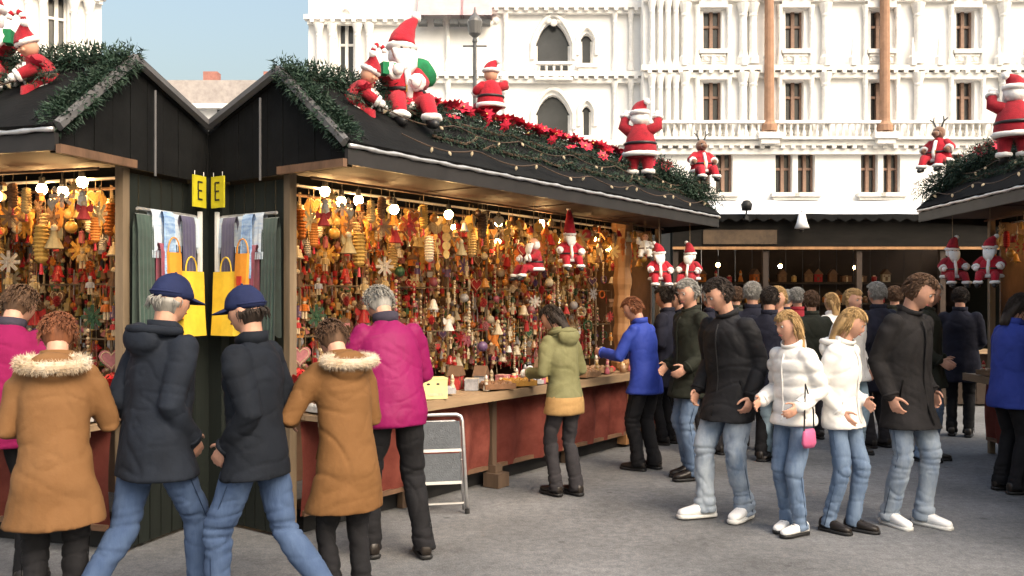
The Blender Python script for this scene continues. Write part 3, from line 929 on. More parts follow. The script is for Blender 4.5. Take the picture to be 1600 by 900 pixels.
PAL = {
    'golden': [(.62, .36, .08), (.55, .28, .05), (.66, .42, .14)], 'orange': [(.62, .20, .03), (.55, .15, .025), (.60, .26, .06)],
    'straw coloured': [(.62, .47, .24), (.56, .40, .18)], 'red': [(.45, .025, .03), (.36, .02, .02), (.5, .05, .05)],
    'white': [(.72, .70, .66), (.66, .62, .56)], 'brown': [(.20, .10, .05), (.16, .085, .045), (.26, .15, .08)],
    'dark green': [(.03, .09, .045), (.05, .11, .05)], 'silver': [(.5, .5, .52), (.42, .42, .45)],
    'rose': [(.52, .20, .22), (.5, .14, .19)], 'violet': [(.10, .05, .14), (.15, .09, .2)], 'cream': [(.62, .54, .40), (.56, .47, .33)],
}
GOODS = []      # (object, pixel column, kind, colour, zone)
ZONE_TXT = {'eave': 'under the %s stall eave', 'lattice': 'on strings in the %s stall', 'counter': 'on the %s stall counter', 'shelf': 'on back shelves of the %s stall'}
def section(M):
    t = (MS.inverted() @ M).translation.x
    return 'near its corner post' if t < -1.0 else 'past its corner post' if t < -.2 else 'left of its middle' if t < .7 else 'right of its middle' if t < 1.7 else 'before the carved post' if t < 2.6 else 'beyond the carved post'
CATS = {'straw_star': 'ornament', 'glass_bauble': 'bauble', 'bell': 'bell', 'gingerbread_heart': 'ornament', 'angel_ornament': 'ornament', 'paper_lantern': 'lantern', 'orange_slice_string': 'ornament', 'bead_string': 'bead string',
        'pine_cone': 'pine cone', 'wooden_figure': 'figurine', 'small_wreath': 'wreath', 'clay_house': 'ornament', 'ribbon_tassel': 'tassel', 'standing_figure': 'figurine', 'candle_glass': 'candle', 'bauble_tray': 'tray', 'gift_box': 'box', 'toy_house': 'toy', 'potted_poinsettia': 'potted plant'}
def put(kind, colour, M, zone, px, which='middle'):
    o = link(kind, TPL[kind], None, M)
    c = rnd.choice(PAL[colour]); f = rnd.uniform(.75, 1.2)
    o.color = (c[0] * f, c[1] * f, c[2] * f, 1)
    tag(o, 'small %s %s %s, %s' % (colour, kind.replace('_', ' ').replace('orange slice', 'fruit slice'), ZONE_TXT[zone] % which, section(M)), CATS[kind], '%s %s goods of the %s stall' % (colour, zone, which))
    GOODS.append((o, px, kind, colour, zone))
    return o
def wpick(pairs):
    r = rnd.random() * sum(w for _, w in pairs)
    for v, w in pairs:
        r -= w
        if r <= 0: return v
    return pairs[-1][0]
EAVE_K = [('straw_star', 5), ('bell', 2), ('gingerbread_heart', 3), ('angel_ornament', 3), ('paper_lantern', 3), ('orange_slice_string', 4), ('clay_house', 2), ('small_wreath', 1), ('glass_bauble', 2), ('ribbon_tassel', 2)]
EAVE_C = [('golden', 5), ('orange', 4), ('straw coloured', 3.5), ('red', 3), ('white', 1.5), ('brown', 4), ('cream', 1.5)]
LAT_K = [('glass_bauble', 3), ('bead_string', 4), ('wooden_figure', 4), ('pine_cone', 2), ('straw_star', 2), ('bell', 2), ('clay_house', 1.5), ('small_wreath', 1), ('angel_ornament', 1.5), ('gingerbread_heart', 1), ('ribbon_tassel', 1)]
LAT_C = [('brown', 5), ('red', 5), ('cream', 3), ('dark green', 2), ('silver', 2), ('rose', 2.5), ('straw coloured', 2), ('orange', 1.5), ('white', 1), ('violet', .8)]
# eave row: two rails, close under the soffit
n = 0
for s, cnt, z0 in ((.0, 92, 2.44), (.28, 100, 2.42), (.6, 92, 2.40)):
    for i in range(cnt):
        t = -2.04 + (5.4 / cnt) * (i + rnd.uniform(.15, .85))
        k = wpick(EAVE_K); c = wpick(EAVE_C)
        if k == 'orange_slice_string': c = rnd.choice(['orange', 'golden'])
        sc = rnd.uniform(.62, 1.2)
        zz = z0 - rnd.choice([0, 0, .03, .07, .12, .18, .24])
        Y = P0.y + D1.y * t + D2.y * s; X = P0.x + D1.x * t + D2.x * s
        o = put(k, c, MS @ T(t, s + rnd.uniform(-.02, .02), zz) @ RZ(rnd.uniform(-.7, .7)) @ S3(sc, sc, sc), 'eave', 800 + FOC * X / Y)
# lattice strings: columns of small things
for i in range(72):
    t = -2.0 + 5.35 / 72 * (i + rnd.uniform(.2, .8))
    z = rnd.uniform(2.0, 2.2)
    s = (.66, .48, .8)[i % 3] + rnd.uniform(-.05, .05)
    X = P0.x + D1.x * t + D2.x * s; Y = P0.y + D1.y * t + D2.y * s
    while z > 1.12:
        k = wpick(LAT_K); c = wpick(LAT_C); sc = rnd.uniform(.65, 1.15)
        put(k, c, MS @ T(t + rnd.uniform(-.04, .04), s + rnd.uniform(-.03, .03), z) @ RZ(rnd.uniform(-.8, .8)) @ S3(sc, sc, sc), 'lattice', 800 + FOC * X / Y)
        z -= rnd.uniform(.15, .24) * (1.25 if k == 'bead_string' else 1)
# counter
CK = [('bauble_tray', 3), ('gift_box', 2), ('standing_figure', 4), ('candle_glass', 3), ('toy_house', 1.5)]
CC = [('red', 4), ('rose', 3), ('silver', 2), ('white', 1.5), ('brown', 3), ('golden', 1.5), ('violet', 1.2), ('cream', 2), ('dark green', 1)]
t = -1.9
while t < 3.3:
    for s in (-.12, .03, .16):
        tt = t + rnd.uniform(-.04, .04)
        if s < 0 and -1.05 < tt < -.42: continue
        k = wpick(CK); c = wpick(CC); sc = rnd.uniform(.8, 1.25)
        if s > .1 and k == 'bauble_tray': k = 'standing_figure'
        X = P0.x + D1.x * tt + D2.x * s; Y = P0.y + D1.y * tt + D2.y * s
        put(k, c, MS @ T(tt, s + rnd.uniform(-.02, .02), .846) @ RZ(rnd.uniform(-.6, .6)) @ S3(sc, sc, sc), 'counter', 800 + FOC * X / Y)
    t += rnd.uniform(.17, .27)
# shelves at the back
for z, s in ((.962, 1.02), (1.232, 1.12), (1.532, 1.22), (1.852, 1.3)):
    t = -1.25
    while t < 3.2:
        k = rnd.choice(['standing_figure', 'toy_house', 'candle_glass', 'gift_box', 'standing_figure']); c = wpick(LAT_C); sc = rnd.uniform(.9, 1.5)
        X = P0.x + D1.x * t + D2.x * s; Y = P0.y + D1.y * t + D2.y * s
        put(k, c, MS @ T(t, s + rnd.uniform(-.03, .06), z) @ RZ(rnd.uniform(-.6, .6)) @ S3(sc, sc, sc), 'shelf', 800 + FOC * X / Y)
        t += rnd.uniform(.16, .30)
# poinsettias by the near end of the counter
for px, py in ((468, 590), (485, 575), (500, 588), (478, 560), (455, 580)):
    s = .05; t, z = tz(px, py, s)
    o = put('potted_poinsettia', 'brown', MS @ T(t, s, .846) @ S3(1.5, 1.5, 1.5), 'counter', px)
    o['label'] = 'potted red poinsettia at the near end of the middle stall counter, ' + {468: 'second from the left', 485: 'middle one', 500: 'rightmost', 478: 'rear one', 455: 'leftmost'}[px]

for i in range(34):
    z = (1.57, 1.92)[i % 2]; x = 4.35 - 1.75 + 3.8 * (i + rnd.uniform(.2, .8)) / 34
    k = rnd.choice(['standing_figure', 'toy_house', 'candle_glass', 'gift_box']); c = rnd.choice(['golden', 'orange', 'red', 'cream', 'brown'])
    o = link(k, TPL[k], None, T(x, 13.6 + 1.6 + rnd.uniform(-.06, .06), z) @ RZ(rnd.uniform(-.5, .5)) @ S3(1.3, 1.3, 1.3))
    q = rnd.choice(PAL[c]); o.color = (*q, 1)
    tag(o, 'small %s %s on the %s shelf of the far stall, %s half' % (c, k.replace('_', ' '), ('lower', 'upper')[i % 2], 'left' if x < 4.45 else 'right'), CATS[k], 'goods of the far stall')
# twins in the neighbouring stalls: the same sort of goods, shuffled
def twin_goods(Mx, which, lo, hi):
    rows = [g for g in GOODS_MAIN if lo < g[1] < hi]
    for o, px, kind, colour, zone in rows:
        if zone == 'shelf' and rnd.random() < .3: continue
        c = o.copy(); COL.objects.link(c)
        c.matrix_basis = Mx @ o.matrix_basis
        c['label'] = o['label'].replace('middle stall', which + ' stall')
        c['group'] = o['group'].replace('middle stall', which + ' stall')
GOODS_MAIN = list(GOODS)
twin_goods(ML, 'left', 300, 690)
twin_goods(MR, 'right', 900, 1190)

def trinkets():
    ms = [M_CREAM, M_REDP, M_CAP, mat('clay_brown', (.24, .12, .06), rough=.7, var=.3), mat('moss_green', (.05, .10, .04), rough=.7, var=.3), mat('old_rose', (.42, .16, .15), rough=.6, var=.3), mat('pewter', (.38, .38, .40), rough=.4, metal=.5, var=.2), mat('straw', (.52, .36, .15), rough=.8, var=.3), mat('burnt_orange', (.55, .19, .03), rough=.6, var=.3)]
    mb = MB(); r2 = random.Random(21)
    for _ in range(4200):
        t = r2.uniform(-1.5, 3.36); s = r2.uniform(.88, .98); z = .9 + 1.45 * r2.random() ** .9
        if plane_t(s, .15) > t: continue
        a = r2.random() * 6.28; q = r2.random(); mi = r2.choice([0, 0, 1, 1, 1, 2, 2, 3, 3, 4, 5, 5, 6, 7, 7, 7, 8, 8]); w = r2.uniform(.010, .030)
        if q < .35: mb.sphere((t, s, z), (w, w * .8, w), 6, 4, mi)
        elif q < .6: mb.box((t, s, z), (w * 1.6, w, w * 2.2), Matrix.Rotation(a, 3, 'Y') if q < .45 else None, mi)
        elif q < .8: mb.lathe([(w * .2, z + w * 1.6), (w * .5, z + w * .6), (w * 1.2, z - w * 1.4)], (t, s, 0), 6, mi)
        else: mb.tube([(t, s, z), (t + r2.gauss(0, .004), s, z - r2.uniform(.1, .25))], w * .22, 4, mi)
    for i in range(60):
        t = -1.45 + 4.8 * i / 59
        mb.tube([(t, .93, .9), (t, .93, 2.4)], .003, 3, 0)
    o = mb.build('trinkets', ms, None, M=MS)
    tag(o, 'dense mass of tiny ornaments and ribbons filling the back of the middle stall', 'ornaments', None, 'stuff')
    for Mx, w in ((ML, 'left'), (MR, 'right')):
        c = o.copy(); COL.objects.link(c); c.matrix_basis = Mx @ MS; c['label'] = o['label'].replace('middle', w)
trinkets()

# ------------------------------------------------------------------ lit bulbs
M_BULB = mat('lit_bulb_glass', (.9, .75, .5), rough=.3, var=.02, emit=(1.0, .60, .24), estr=72.0)
def bulb(M, r, label):
    root = empty('light_bulb', M); tag(root, label, 'light bulb', 'lit bulbs under the stall eaves')
    MB().sphere((0, 0, -.10 - r), (r, r, r * 1.1), 12, 8).build('glass', M_BULB, root, True)
    MB().lathe([(.012, -.05), (.02, -.055), (.022, -.10), (.018, -.108)], n=10).build('socket', M_BLACK, root)
    MB().tube([(0, 0, .0), (.004, 0, -.052)], .004, 5).build('cord', M_BLACK, root)
    return root
NTH = ['first', 'second', 'third', 'fourth', 'fifth', 'sixth', 'seventh', 'eighth', 'ninth', 'tenth']
bl = [(508, 300, .25), (533, 316, .05), (560, 314, .25), (616, 328, .08), (701, 336, .04), (779, 348, .06), (846, 350, .05), (926, 374, .08), (975, 367, .1)]
for i, (px, py, s) in enumerate(bl):
    t, z = tz(px, py, s)
    b = bulb(MS @ T(t, s, z + .14), .036, '%s lit bulb from the near end of the middle stall' % NTH[i])
    if px < 640:
        c = copy_tree(b, ML @ b.matrix_basis); c['label'] = '%s lit bulb from the near end of the left stall' % NTH[i]
    if px > 940:
        c = copy_tree(b, MR @ b.matrix_basis); c['label'] = 'lit bulb beside the carved post of the right stall'
for i, (t, z, s) in enumerate(((-1.5, 2.28, .55), (-.6, 2.22, .75), (.3, 2.27, .6), (1.25, 2.2, .8), (2.1, 2.25, .6), (2.75, 2.22, .35), (3.2, 2.2, .6))):  # extra bulbs added behind the eave row to brighten the interior
    b = bulb(MS @ T(t, s, z + .14), .030, '%s added lit bulb deeper in the middle stall, counted from the near end' % NTH[i])
    if i == 0:
        c = copy_tree(b, ML @ b.matrix_basis); c['label'] = 'added lit bulb deeper in the left stall'
    if i > 4:
        c = copy_tree(b, MR @ b.matrix_basis); c['label'] = '%s added lit bulb deeper in the right stall, counted from the far end' % NTH[6 - i]
for i, (xx, zz) in enumerate(((-.25, 2.12), (.9, 2.10), (-1.2, 2.14))):
    bulb(T(4.35 + xx, 13.7, zz + .14), .03, 'lit bulb under the white canopy of the far stall, %s from the middle stall' % NTH[(1, 2, 0)[i]])

# ------------------------------------------------------------------ fir greenery on the roofs
M_FIR = mat('fir_needles', (.010, .030, .016), rough=.7, var=.5, scale=9)
M_FIRL = mat('grey_green_needles', (.03, .06, .04), rough=.7, var=.4, scale=9)
M_TWIG = mat('twig', (.07, .045, .03), rough=.8, var=.3)
M_PETAL = mat('poinsettia_red', (.50, .015, .045), rough=.55, var=.25, scale=20)
def needles(mb, path, rad, n, ln=.05, mi=0, mi2=None, droop=.3):
    path = [Vector(p) for p in path]
    seg = [(path[i + 1] - path[i]).length for i in range(len(path) - 1)]; tot = sum(seg)
    for _ in range(n):
        d = rnd.random() * tot; i = 0
        while i < len(seg) - 1 and d > seg[i]: d -= seg[i]; i += 1
        c = path[i].lerp(path[i + 1], d / seg[i])
        v = Vector((rnd.gauss(0, 1), rnd.gauss(0, 1), rnd.gauss(0, 1))).normalized()
        p = c + v * rad * rnd.random() ** .6
        dirn = (v + Vector((rnd.gauss(0, .6), rnd.gauss(0, .6), rnd.gauss(0, .6) - droop))).normalized() * ln * rnd.uniform(.6, 1.5)
        w = dirn.cross(Vector((rnd.gauss(0, 1), rnd.gauss(0, 1), rnd.gauss(0, 1)))).normalized() * ln * .16
        m_ = mi if (mi2 is None or rnd.random() < .75) else mi2
        mb.add([p - w, p + w, p + dirn], [(0, 1, 2)], m_)
def wob(a, b, n, amp, seed):
    a, b = Vector(a), Vector(b)
    return [a.lerp(b, i / (n - 1)) + Vector((0, amp * noise.noise((i * .9, seed, 0)), amp * noise.noise((i * .9, seed, 7)))) for i in range(n)]
GREEN = []
def garland(name, path, rad, n, label, ln=.05, flowers=0, M=None):
    root = empty(name, M or MS); tag(root, label, 'garland', 'fir garlands on the stall roofs')
    mb = MB(); needles(mb, path, rad, n, ln, 0, 1)
    o = mb.build('fir_needles', [M_FIR, M_FIRL], root); o['kind'] = 'stuff'
    MB().tube(path, .012, 5).build('stem', M_TWIG, root)
    fm = None
    for i in range(flowers):
        q = (i + rnd.uniform(.2, .8)) / flowers * (len(path) - 1); k = min(int(q), len(path) - 2)
        p = Vector(path[k]).lerp(Vector(path[k + 1]), q - k) + Vector((0, -rad * rnd.uniform(-.1, .7), rad * rnd.uniform(.35, 1.0)))
        if fm is None:
            f = MB()
            for j in range(7):
                a = 2 * math.pi * j / 7
                d = Vector((math.cos(a), math.sin(a), .35)); w = Vector((-math.sin(a), math.cos(a), 0)) * .018
                f.add([(0, 0, 0), d * .03 + w, d * .06 + Vector((0, 0, -.008)), d * .03 - w], [(0, 1, 2, 3)])
            f.sphere((0, 0, .012), .009, 6, 4, 1)
            fm = f.mesh('red_flower', [M_PETAL, M_CAP])
        sc = rnd.uniform(.9, 1.4)
        link('red_flower', fm, root, T(*p) @ RZ(rnd.random() * 6) @ RX(rnd.uniform(.1, 1.2)) @ S3(sc, sc, sc))
    GREEN.append(root)
    return root
EZ = EAVE[1]; RZ_ = RIDGE[1]
def on_slope(t, q, up=.08):
    return (t, EAVE[0] + (RIDGE[0] - EAVE[0]) * q - up * .65, EAVE[1] + (RIDGE[1] - EAVE[1]) * q + up * .76 + .03)
g1 = garland('fir_garland', wob((T0 + .02, .02, 3.14), (T0 + .05, -.56, 2.62), 12, .04, 1), .10, 5200, 'thick fir garland trailing down the near gable edge of the middle stall', .036)
g2 = garland('fir_garland', wob((T0 + .10, -.05, 3.10), (-1.0, -.05, 3.12), 10, .05, 2), .125, 6400, 'bushy fir bough heaped on the near end of the middle stall ridge', .036)
g3 = garland('fir_garland', wob((-1.1, .0, 3.15), (3.58, .0, 3.15), 40, .03, 3), .055, 5000, 'fir garland with red flowers along the ridge of the middle stall', .032, flowers=170)
g4 = garland('fir_garland', wob(on_slope(-1.9, .62), on_slope(3.45, .66), 40, .06, 4), .075, 5600, 'upper fir garland lying along the front roof slope of the middle stall', .03, flowers=16)
g5 = garland('fir_garland', wob(on_slope(-1.2, .33, .05), on_slope(3.45, .36, .05), 40, .06, 5), .055, 4200, 'lower fir garland lying along the front roof slope of the middle stall', .03)
g6 = garland('fir_garland', wob(on_slope(2.75, .75, .14), on_slope(3.62, .2, .10), 12, .08, 6), .15, 5600, 'bushy fir clump hanging at the far roof corner of the middle stall', .036)
for g, w in ((g1, 'left'), (g2, 'left'), (g3, 'left'), (g4, 'left'), (g5, 'left'), (g3, 'right'), (g4, 'right'), (g5, 'right'), (g6, 'right')):
    c = copy_tree(g, (ML if w == 'left' else MR) @ MS); c['label'] = g['label'].replace('middle stall', w + ' stall')

M_FAIRY = mat('pale_fairy_light', (.38, .32, .22), rough=.3, var=.1, emit=(1, .7, .4), estr=.08)
def fairy(path, n, label, M):
    root = empty('fairy_light_string', M); tag(root, label, 'light string', 'fairy lights on the stall roofs')
    MB().tube(path, .005, 4).build('cable', M_TWIG, root)
    lm = MB().lathe([(.003, .0), (.009, -.008), (.011, -.024), (.003, -.038)], n=6).mesh('lamp', M_FAIRY)
    for i in range(n):
        q = (i + rnd.uniform(.05, .95)) / n * (len(path) - 1); k = min(int(q), len(path) - 2)
        link('lamp', lm, root, T(*Vector(path[k]).lerp(Vector(path[k + 1]), q - k)) @ RX(rnd.uniform(-1, 1)))
    return root
for i, (q, up) in enumerate(((.5, .10), (.16, .07))):
    pts = []
    for k in range(60):
        t = -1.7 + 5.1 * k / 59
        x, s, z = on_slope(t, q, up)
        pts.append((x, s - .03 - .05 * abs(math.sin(k * .33)) * (.6), z - .06 * abs(math.sin(k * .33)) + .02 * noise.noise((k, i, 2))))
    f = fairy(pts, 14, '%s string of pale fairy lights on the middle stall roof' % ('upper', 'lower')[i], MS)
    c = copy_tree(f, ML @ MS); c['label'] = f['label'].replace('middle', 'left')
    c = copy_tree(f, MR @ MS); c['label'] = f['label'].replace('middle', 'right')

# ------------------------------------------------------------------ things at the near end wall
def cloth_strip(name, t, s0, s1, z0, z1, m, label, cat, fold=.02, seed=0, group=None):
    """cloth hung over the end rail: two layers with folds and a rounded top"""
    root = empty(name, MS @ T(t, (s0 + s1) / 2, z1)); tag(root, label, cat, group)
    w = (s1 - s0); h = z1 - z0
    nx, nz = 14, 22; vs = []; fs = []
    for j in range(nz):
        q = j / (nz - 1) * 2 - 1            # -1 back hem .. 0 rail .. 1 front hem
        z = -abs(q) * h * (1 if q > 0 else .8)
        off = -.018 * math.copysign(min(1, abs(q) * 8), q)
        for i in range(nx):
            p = i / (nx - 1) - .5
            dx = fold * abs(q) * math.sin(p * 14 + seed) * (1 if q > 0 else .3)
            vs.append((off - abs(dx) * (1 if q > 0 else 0), p * w * (1 + .1 * abs(q)), z + .01 * math.sin(p * 9 + seed) * abs(q)))
    for j in range(nz - 1):
        for i in range(nx - 1):
            c = j * nx + i; fs.append((c, c + 1, c + nx + 1, c + nx))
    MB().add(vs, fs).build('cloth', m, root, True)
    fr = MB()
    for i in range(16):
        y = (i / 15 - .5) * w * 1.08
        fr.tube([(-.03, y, -h), (-.033, y + .004 * math.sin(i * 3), -h - .05)], .003, 4)
    fr.build('fringe', m, root)
    return root
M_LBLUE = mat('pale_blue_knit', (.30, .42, .58), rough=.85, var=.35, scale=14, rgb2=(.62, .66, .68), stretch=(1, 1, 3), sheen=.3)
M_BLUE = mat('bright_blue_knit', (.05, .16, .42), rough=.85, var=.3, scale=12, rgb2=(.35, .5, .66), stretch=(1, 1, 4), sheen=.3)
M_DGRN = mat('dark_green_wool', (.02, .045, .035), rough=.9, var=.3, scale=12, sheen=.2)
M_MAGS = mat('wine_red_knit', (.20, .015, .05), rough=.85, var=.3, scale=12, sheen=.3)
M_NAVY = mat('violet_navy_knit', (.035, .03, .09), rough=.85, var=.3, scale=12, sheen=.3)
M_YEL = mat('yellow_bag_paper', (.66, .46, .04), rough=.6, var=.2, scale=6)
M_ORG = mat('orange_bag_paper', (.66, .27, .03), rough=.6, var=.2, scale=6)
tE = T0 + .03
END = []
END.append(cloth_strip('hanging_scarf', tE, 0.43, 0.69, 1.98, 2.20, M_LBLUE, 'pale blue and white scarf hung widest on the near end wall rail', 'scarf', seed=1))
END.append(cloth_strip('hanging_scarf', tE - .005, 0.21, 0.41, 1.93, 2.21, M_LBLUE, 'shorter pale blue scarf next to the corner post of the end wall', 'scarf', seed=3))
END.append(cloth_strip('hanging_scarf', tE - .045, 0.28, 0.38, 1.80, 2.205, M_BLUE, 'narrow bright blue scarf hung over the paler ones', 'scarf', seed=4))
END.append(cloth_strip('hanging_scarf', tE - .04, 0.47, 0.61, 1.68, 2.2, M_NAVY, 'dark violet scarf above the yellow bag', 'scarf', seed=6))
END.append(cloth_strip('hanging_scarf', tE - .05, 0.24, 0.34, 1.45, 2.0, M_MAGS, 'wine red scarf hanging beside the orange bag', 'scarf', seed=5))
END.append(cloth_strip('hanging_shawl', tE - .01, 0.07, 0.22, 1.15, 2.2, M_DGRN, 'long dark green shawl beside the weathered corner post', 'shawl', fold=.03, seed=8))
def paper_bag(y0, y1, z0, z1, m, label, mark):
    root = empty('carrier_bag', MS @ T(tE - .075, (y0 + y1) / 2, z0)); tag(root, label, 'bag')
    w, h, d = y1 - y0, z1 - z0, .09
    mb = MB(); rr = []
    for k in range(8):
        q = k / 7; ww = w / 2 * (1 - .03 * math.sin(q * 5)); dd = d / 2 * (1 - .55 * q)
        rr.append([Vector((-dd, -ww, h * q)), Vector((-dd * 1.15, 0, h * q)), Vector((-dd, ww, h * q)), Vector((dd, ww, h * q)), Vector((dd * .8, 0, h * q)), Vector((dd, -ww, h * q))])
    mb.rings(rr); mb.build('bag_body', m, root)
    pts = [(-.01, -.06, h - .02)] + [(-.01, .06 * math.cos(a + math.pi), h + .10 * math.sin(a)) for a in np.linspace(0, math.pi, 9)] + [(-.01, .06, h - .02)]
    MB().tube(pts, .005, 5).build('bag_handle', m, root)
    if mark: MB().box((-d * .44, 0, h * .58), (.006, w * .4, h * .14), Matrix.Rotation(.02, 3, 'X')).build('red_print', M_REDP, root)
    return root
END.append(paper_bag(.41, .65, 1.36, 1.80, M_YEL, 'bright yellow carrier bag hanging on the end wall above the blue cap', False))
END.append(paper_bag(.29, .41, 1.48, 1.92, M_ORG, 'narrow orange carrier bag with red print beside the yellow bag', True))
def yellow_sign():
    root = empty('hanging_sign', MS @ T(T0 - .03, .65, 2.50)); tag(root, 'small yellow sign with dark strokes under the gable', 'sign')
    MB().box((0, 0, -.14), (.012, .14, .22)).build('board', mat('yellow_sign_paint', (.50, .44, .02), rough=.5, var=.15), root)
    g = MB()
    for (y, z, w, h) in ((.0, -.075, .05, .012), (.022, -.105, .012, .06), (.0, -.135, .04, .012), (.02, -.165, .012, .05), (.0, -.195, .05, .012)):
        g.box((-.0078, y, z), (.003, w, h))
    g.build('dark_strokes', M_BLACK, root)
    for y in (-.05, .05): MB().tube([(0, y, -.03), (0, y, .0)], .003, 4).build('wire', M_STEEL, root)
    return root
END.append(yellow_sign())
for o in END:
    c = copy_tree(o, ML @ o.matrix_basis @ (S3(1, -1, 1) if o.name.startswith('hanging_sign') else Matrix.Identity(4)))
    c['label'] = o['label'].replace('with white beard and parcel ', '') + ', left stall'
    o['label'] = o['label'] + ', middle stall'

# ------------------------------------------------------------------ yellow box on the counter, silver bowl, step stool
def yellow_box():
    s = -.16; t, z = tz(680, 606, s)
    root = empty('cardboard_box', MS @ T(t, s + .03, .846) @ RZ(R(-38))); tag(root, 'pale yellow cardboard box at the counter edge beside the magenta jacket', 'box')
    m = mat('yellow_card', (.66, .55, .26), rough=.7, var=.12, scale=12)
    MB().box((0, 0, .075), (.21, .15, .15)).build('carton', m, root)
    MB().box((0, 0, .155), (.216, .156, .012)).build('lid', m, root)
    for x in (-.045, .03): MB().sphere((x, -.0755, .115), (.014, .003, .008), 8, 6).build('hand_hole', M_BLACK, root)
    MB().box((.01, -.0765, .035), (.12, .002, .022)).build('pale_print', M_CREAM, root)
yellow_box()
def bowl():
    s = -.08; t, z = tz(828, 585, s)
    root = empty('silver_bowl', MS @ T(t, s, .846)); tag(root, 'silver bowl of white baubles on the counter beside the olive jacket', 'bowl')
    MB().lathe([(.04, 0), (.05, .01), (.10, .06), (.115, .085), (.105, .083), (.05, .02)], n=20).build('bowl', M_STEEL, root, True)
    for i in range(7):
        a = i * 1.05; r_ = .055 if i < 6 else 0
        MB().sphere((r_ * math.cos(a), r_ * math.sin(a), .10 if i < 6 else .135), .034, 10, 8).build('bauble', mat('white_gloss', (.75, .75, .76), rough=.2, var=.05), root, True)
bowl()
def step_stool():
    Y = 6.72; X = (690 - 800) / FOC * Y
    root = empty('step_stool', T(X, Y, 0) @ RZ(R(12)) @ RX(R(-7))); tag(root, 'folded aluminium step stool with grey treads leaning below the counter', 'step stool')
    w = .34; h = .74
    al = mat('aluminium', (.60, .60, .61), rough=.38, metal=.75, var=.12, scale=14)
    gt = mat('grey_tread_plastic', (.075, .085, .10), rough=.6, var=.2, scale=20, bump=.4, bscale=90)
    pts = [(-w / 2 - .025, 0, .02)] + [(-w / 2, 0, h - .05)] + [(-w / 2 + .012, 0, h - .015), (-w / 2 + .045, 0, h)] + [(w / 2 - .045, 0, h), (w / 2 - .012, 0, h - .015), (w / 2, 0, h - .05)] + [(w / 2 + .025, 0, .02)]
    MB().tube(pts, .0135, 8).build('front_frame', al, root, True)
    pts = [(x * .9, .05, z * .93 + .0) for x, y, z in pts]
    MB().tube(pts, .011, 8).build('rear_frame', al, root, True)
    for z0, z1 in ((.48, .69), (.24, .45)):
        f = MB().box((0, -.022, (z0 + z1) / 2), (w - .05, .02, z1 - z0)).build('tread', gt, root)
        e = MB().box((0, -.026, z0 - .008), (w - .035, .034, .022)); e.build('tread_nosing', al, f)
    MB().tube([(-w / 2, 0, .075), (w / 2, 0, .075)], .009, 6).build('lower_bar', al, root)
    for sx in (-1, 1): 
        MB().lathe([(.018, -.004), (.019, .03), (.014, .035)], (sx * (w / 2 + .025), 0, 0), 8).build('rubber_foot', M_BLACK, root)
        MB().tube([(sx * w * .47, .0, .40), (sx * w * .44, .05, .34)], .008, 5).build('hinge_link', al, root)
    return root
stool = step_stool()

# ------------------------------------------------------------------ red plush figures
M_PLUSH = mat('red_plush', (.36, .006, .020), rough=.95, var=.3, scale=18, sheen=.08, bump=.5, bscale=120)
M_PLUSH2 = mat('deep_red_plush', (.30, .008, .02), rough=.95, var=.3, scale=18, sheen=.08, bump=.5, bscale=120)
M_FUR = mat('white_plush', (.80, .79, .78), rough=.95, var=.1, scale=20, sheen=.3, bump=.6, bscale=90)
M_FACE = mat('doll_skin', (.58, .32, .22), rough=.6, var=.1)
M_BOOT = mat('black_vinyl', (.02, .02, .022), rough=.35, var=.2)
M_BRN = mat('brown_plush', (.16, .075, .04), rough=.95, var=.3, scale=20, sheen=.4)
M_GRN = mat('green_felt', (.01, .16, .06), rough=.9, var=.3, scale=14)
def fluff(mb, amp, fr, seed=0):
    c = Vector((0, 0, 0))
    for p in mb.v: c += Vector(p)
    c /= len(mb.v)
    out = []
    for p in mb.v:
        v = Vector(p); out.append(tuple(v + (v - c).normalized() * amp * noise.noise(v * fr + Vector((seed, 0, 0)))))
    mb.v = out; return mb
def ring(mb, c, r, th, axis=None, n=20, rot=None):
    pts = [Vector((r * math.cos(a), r * math.sin(a), 0)) for a in np.linspace(0, 2 * math.pi, n + 1)]
    rr = []
    for a in np.linspace(0, 2 * math.pi, n, endpoint=False):
        u = Vector((math.cos(a), math.sin(a), 0))
        rr.append([u * (r + th * math.cos(b)) + Vector((0, 0, th * math.sin(b))) for b in np.linspace(0, 2 * math.pi, 8, endpoint=False)])
    rr.append(rr[0])
    q = MB().rings(rr, cap=False)
    if rot is not None: q.xf(rot)
    q.xf(T(*c)); mb.add(q.v, q.f); return mb
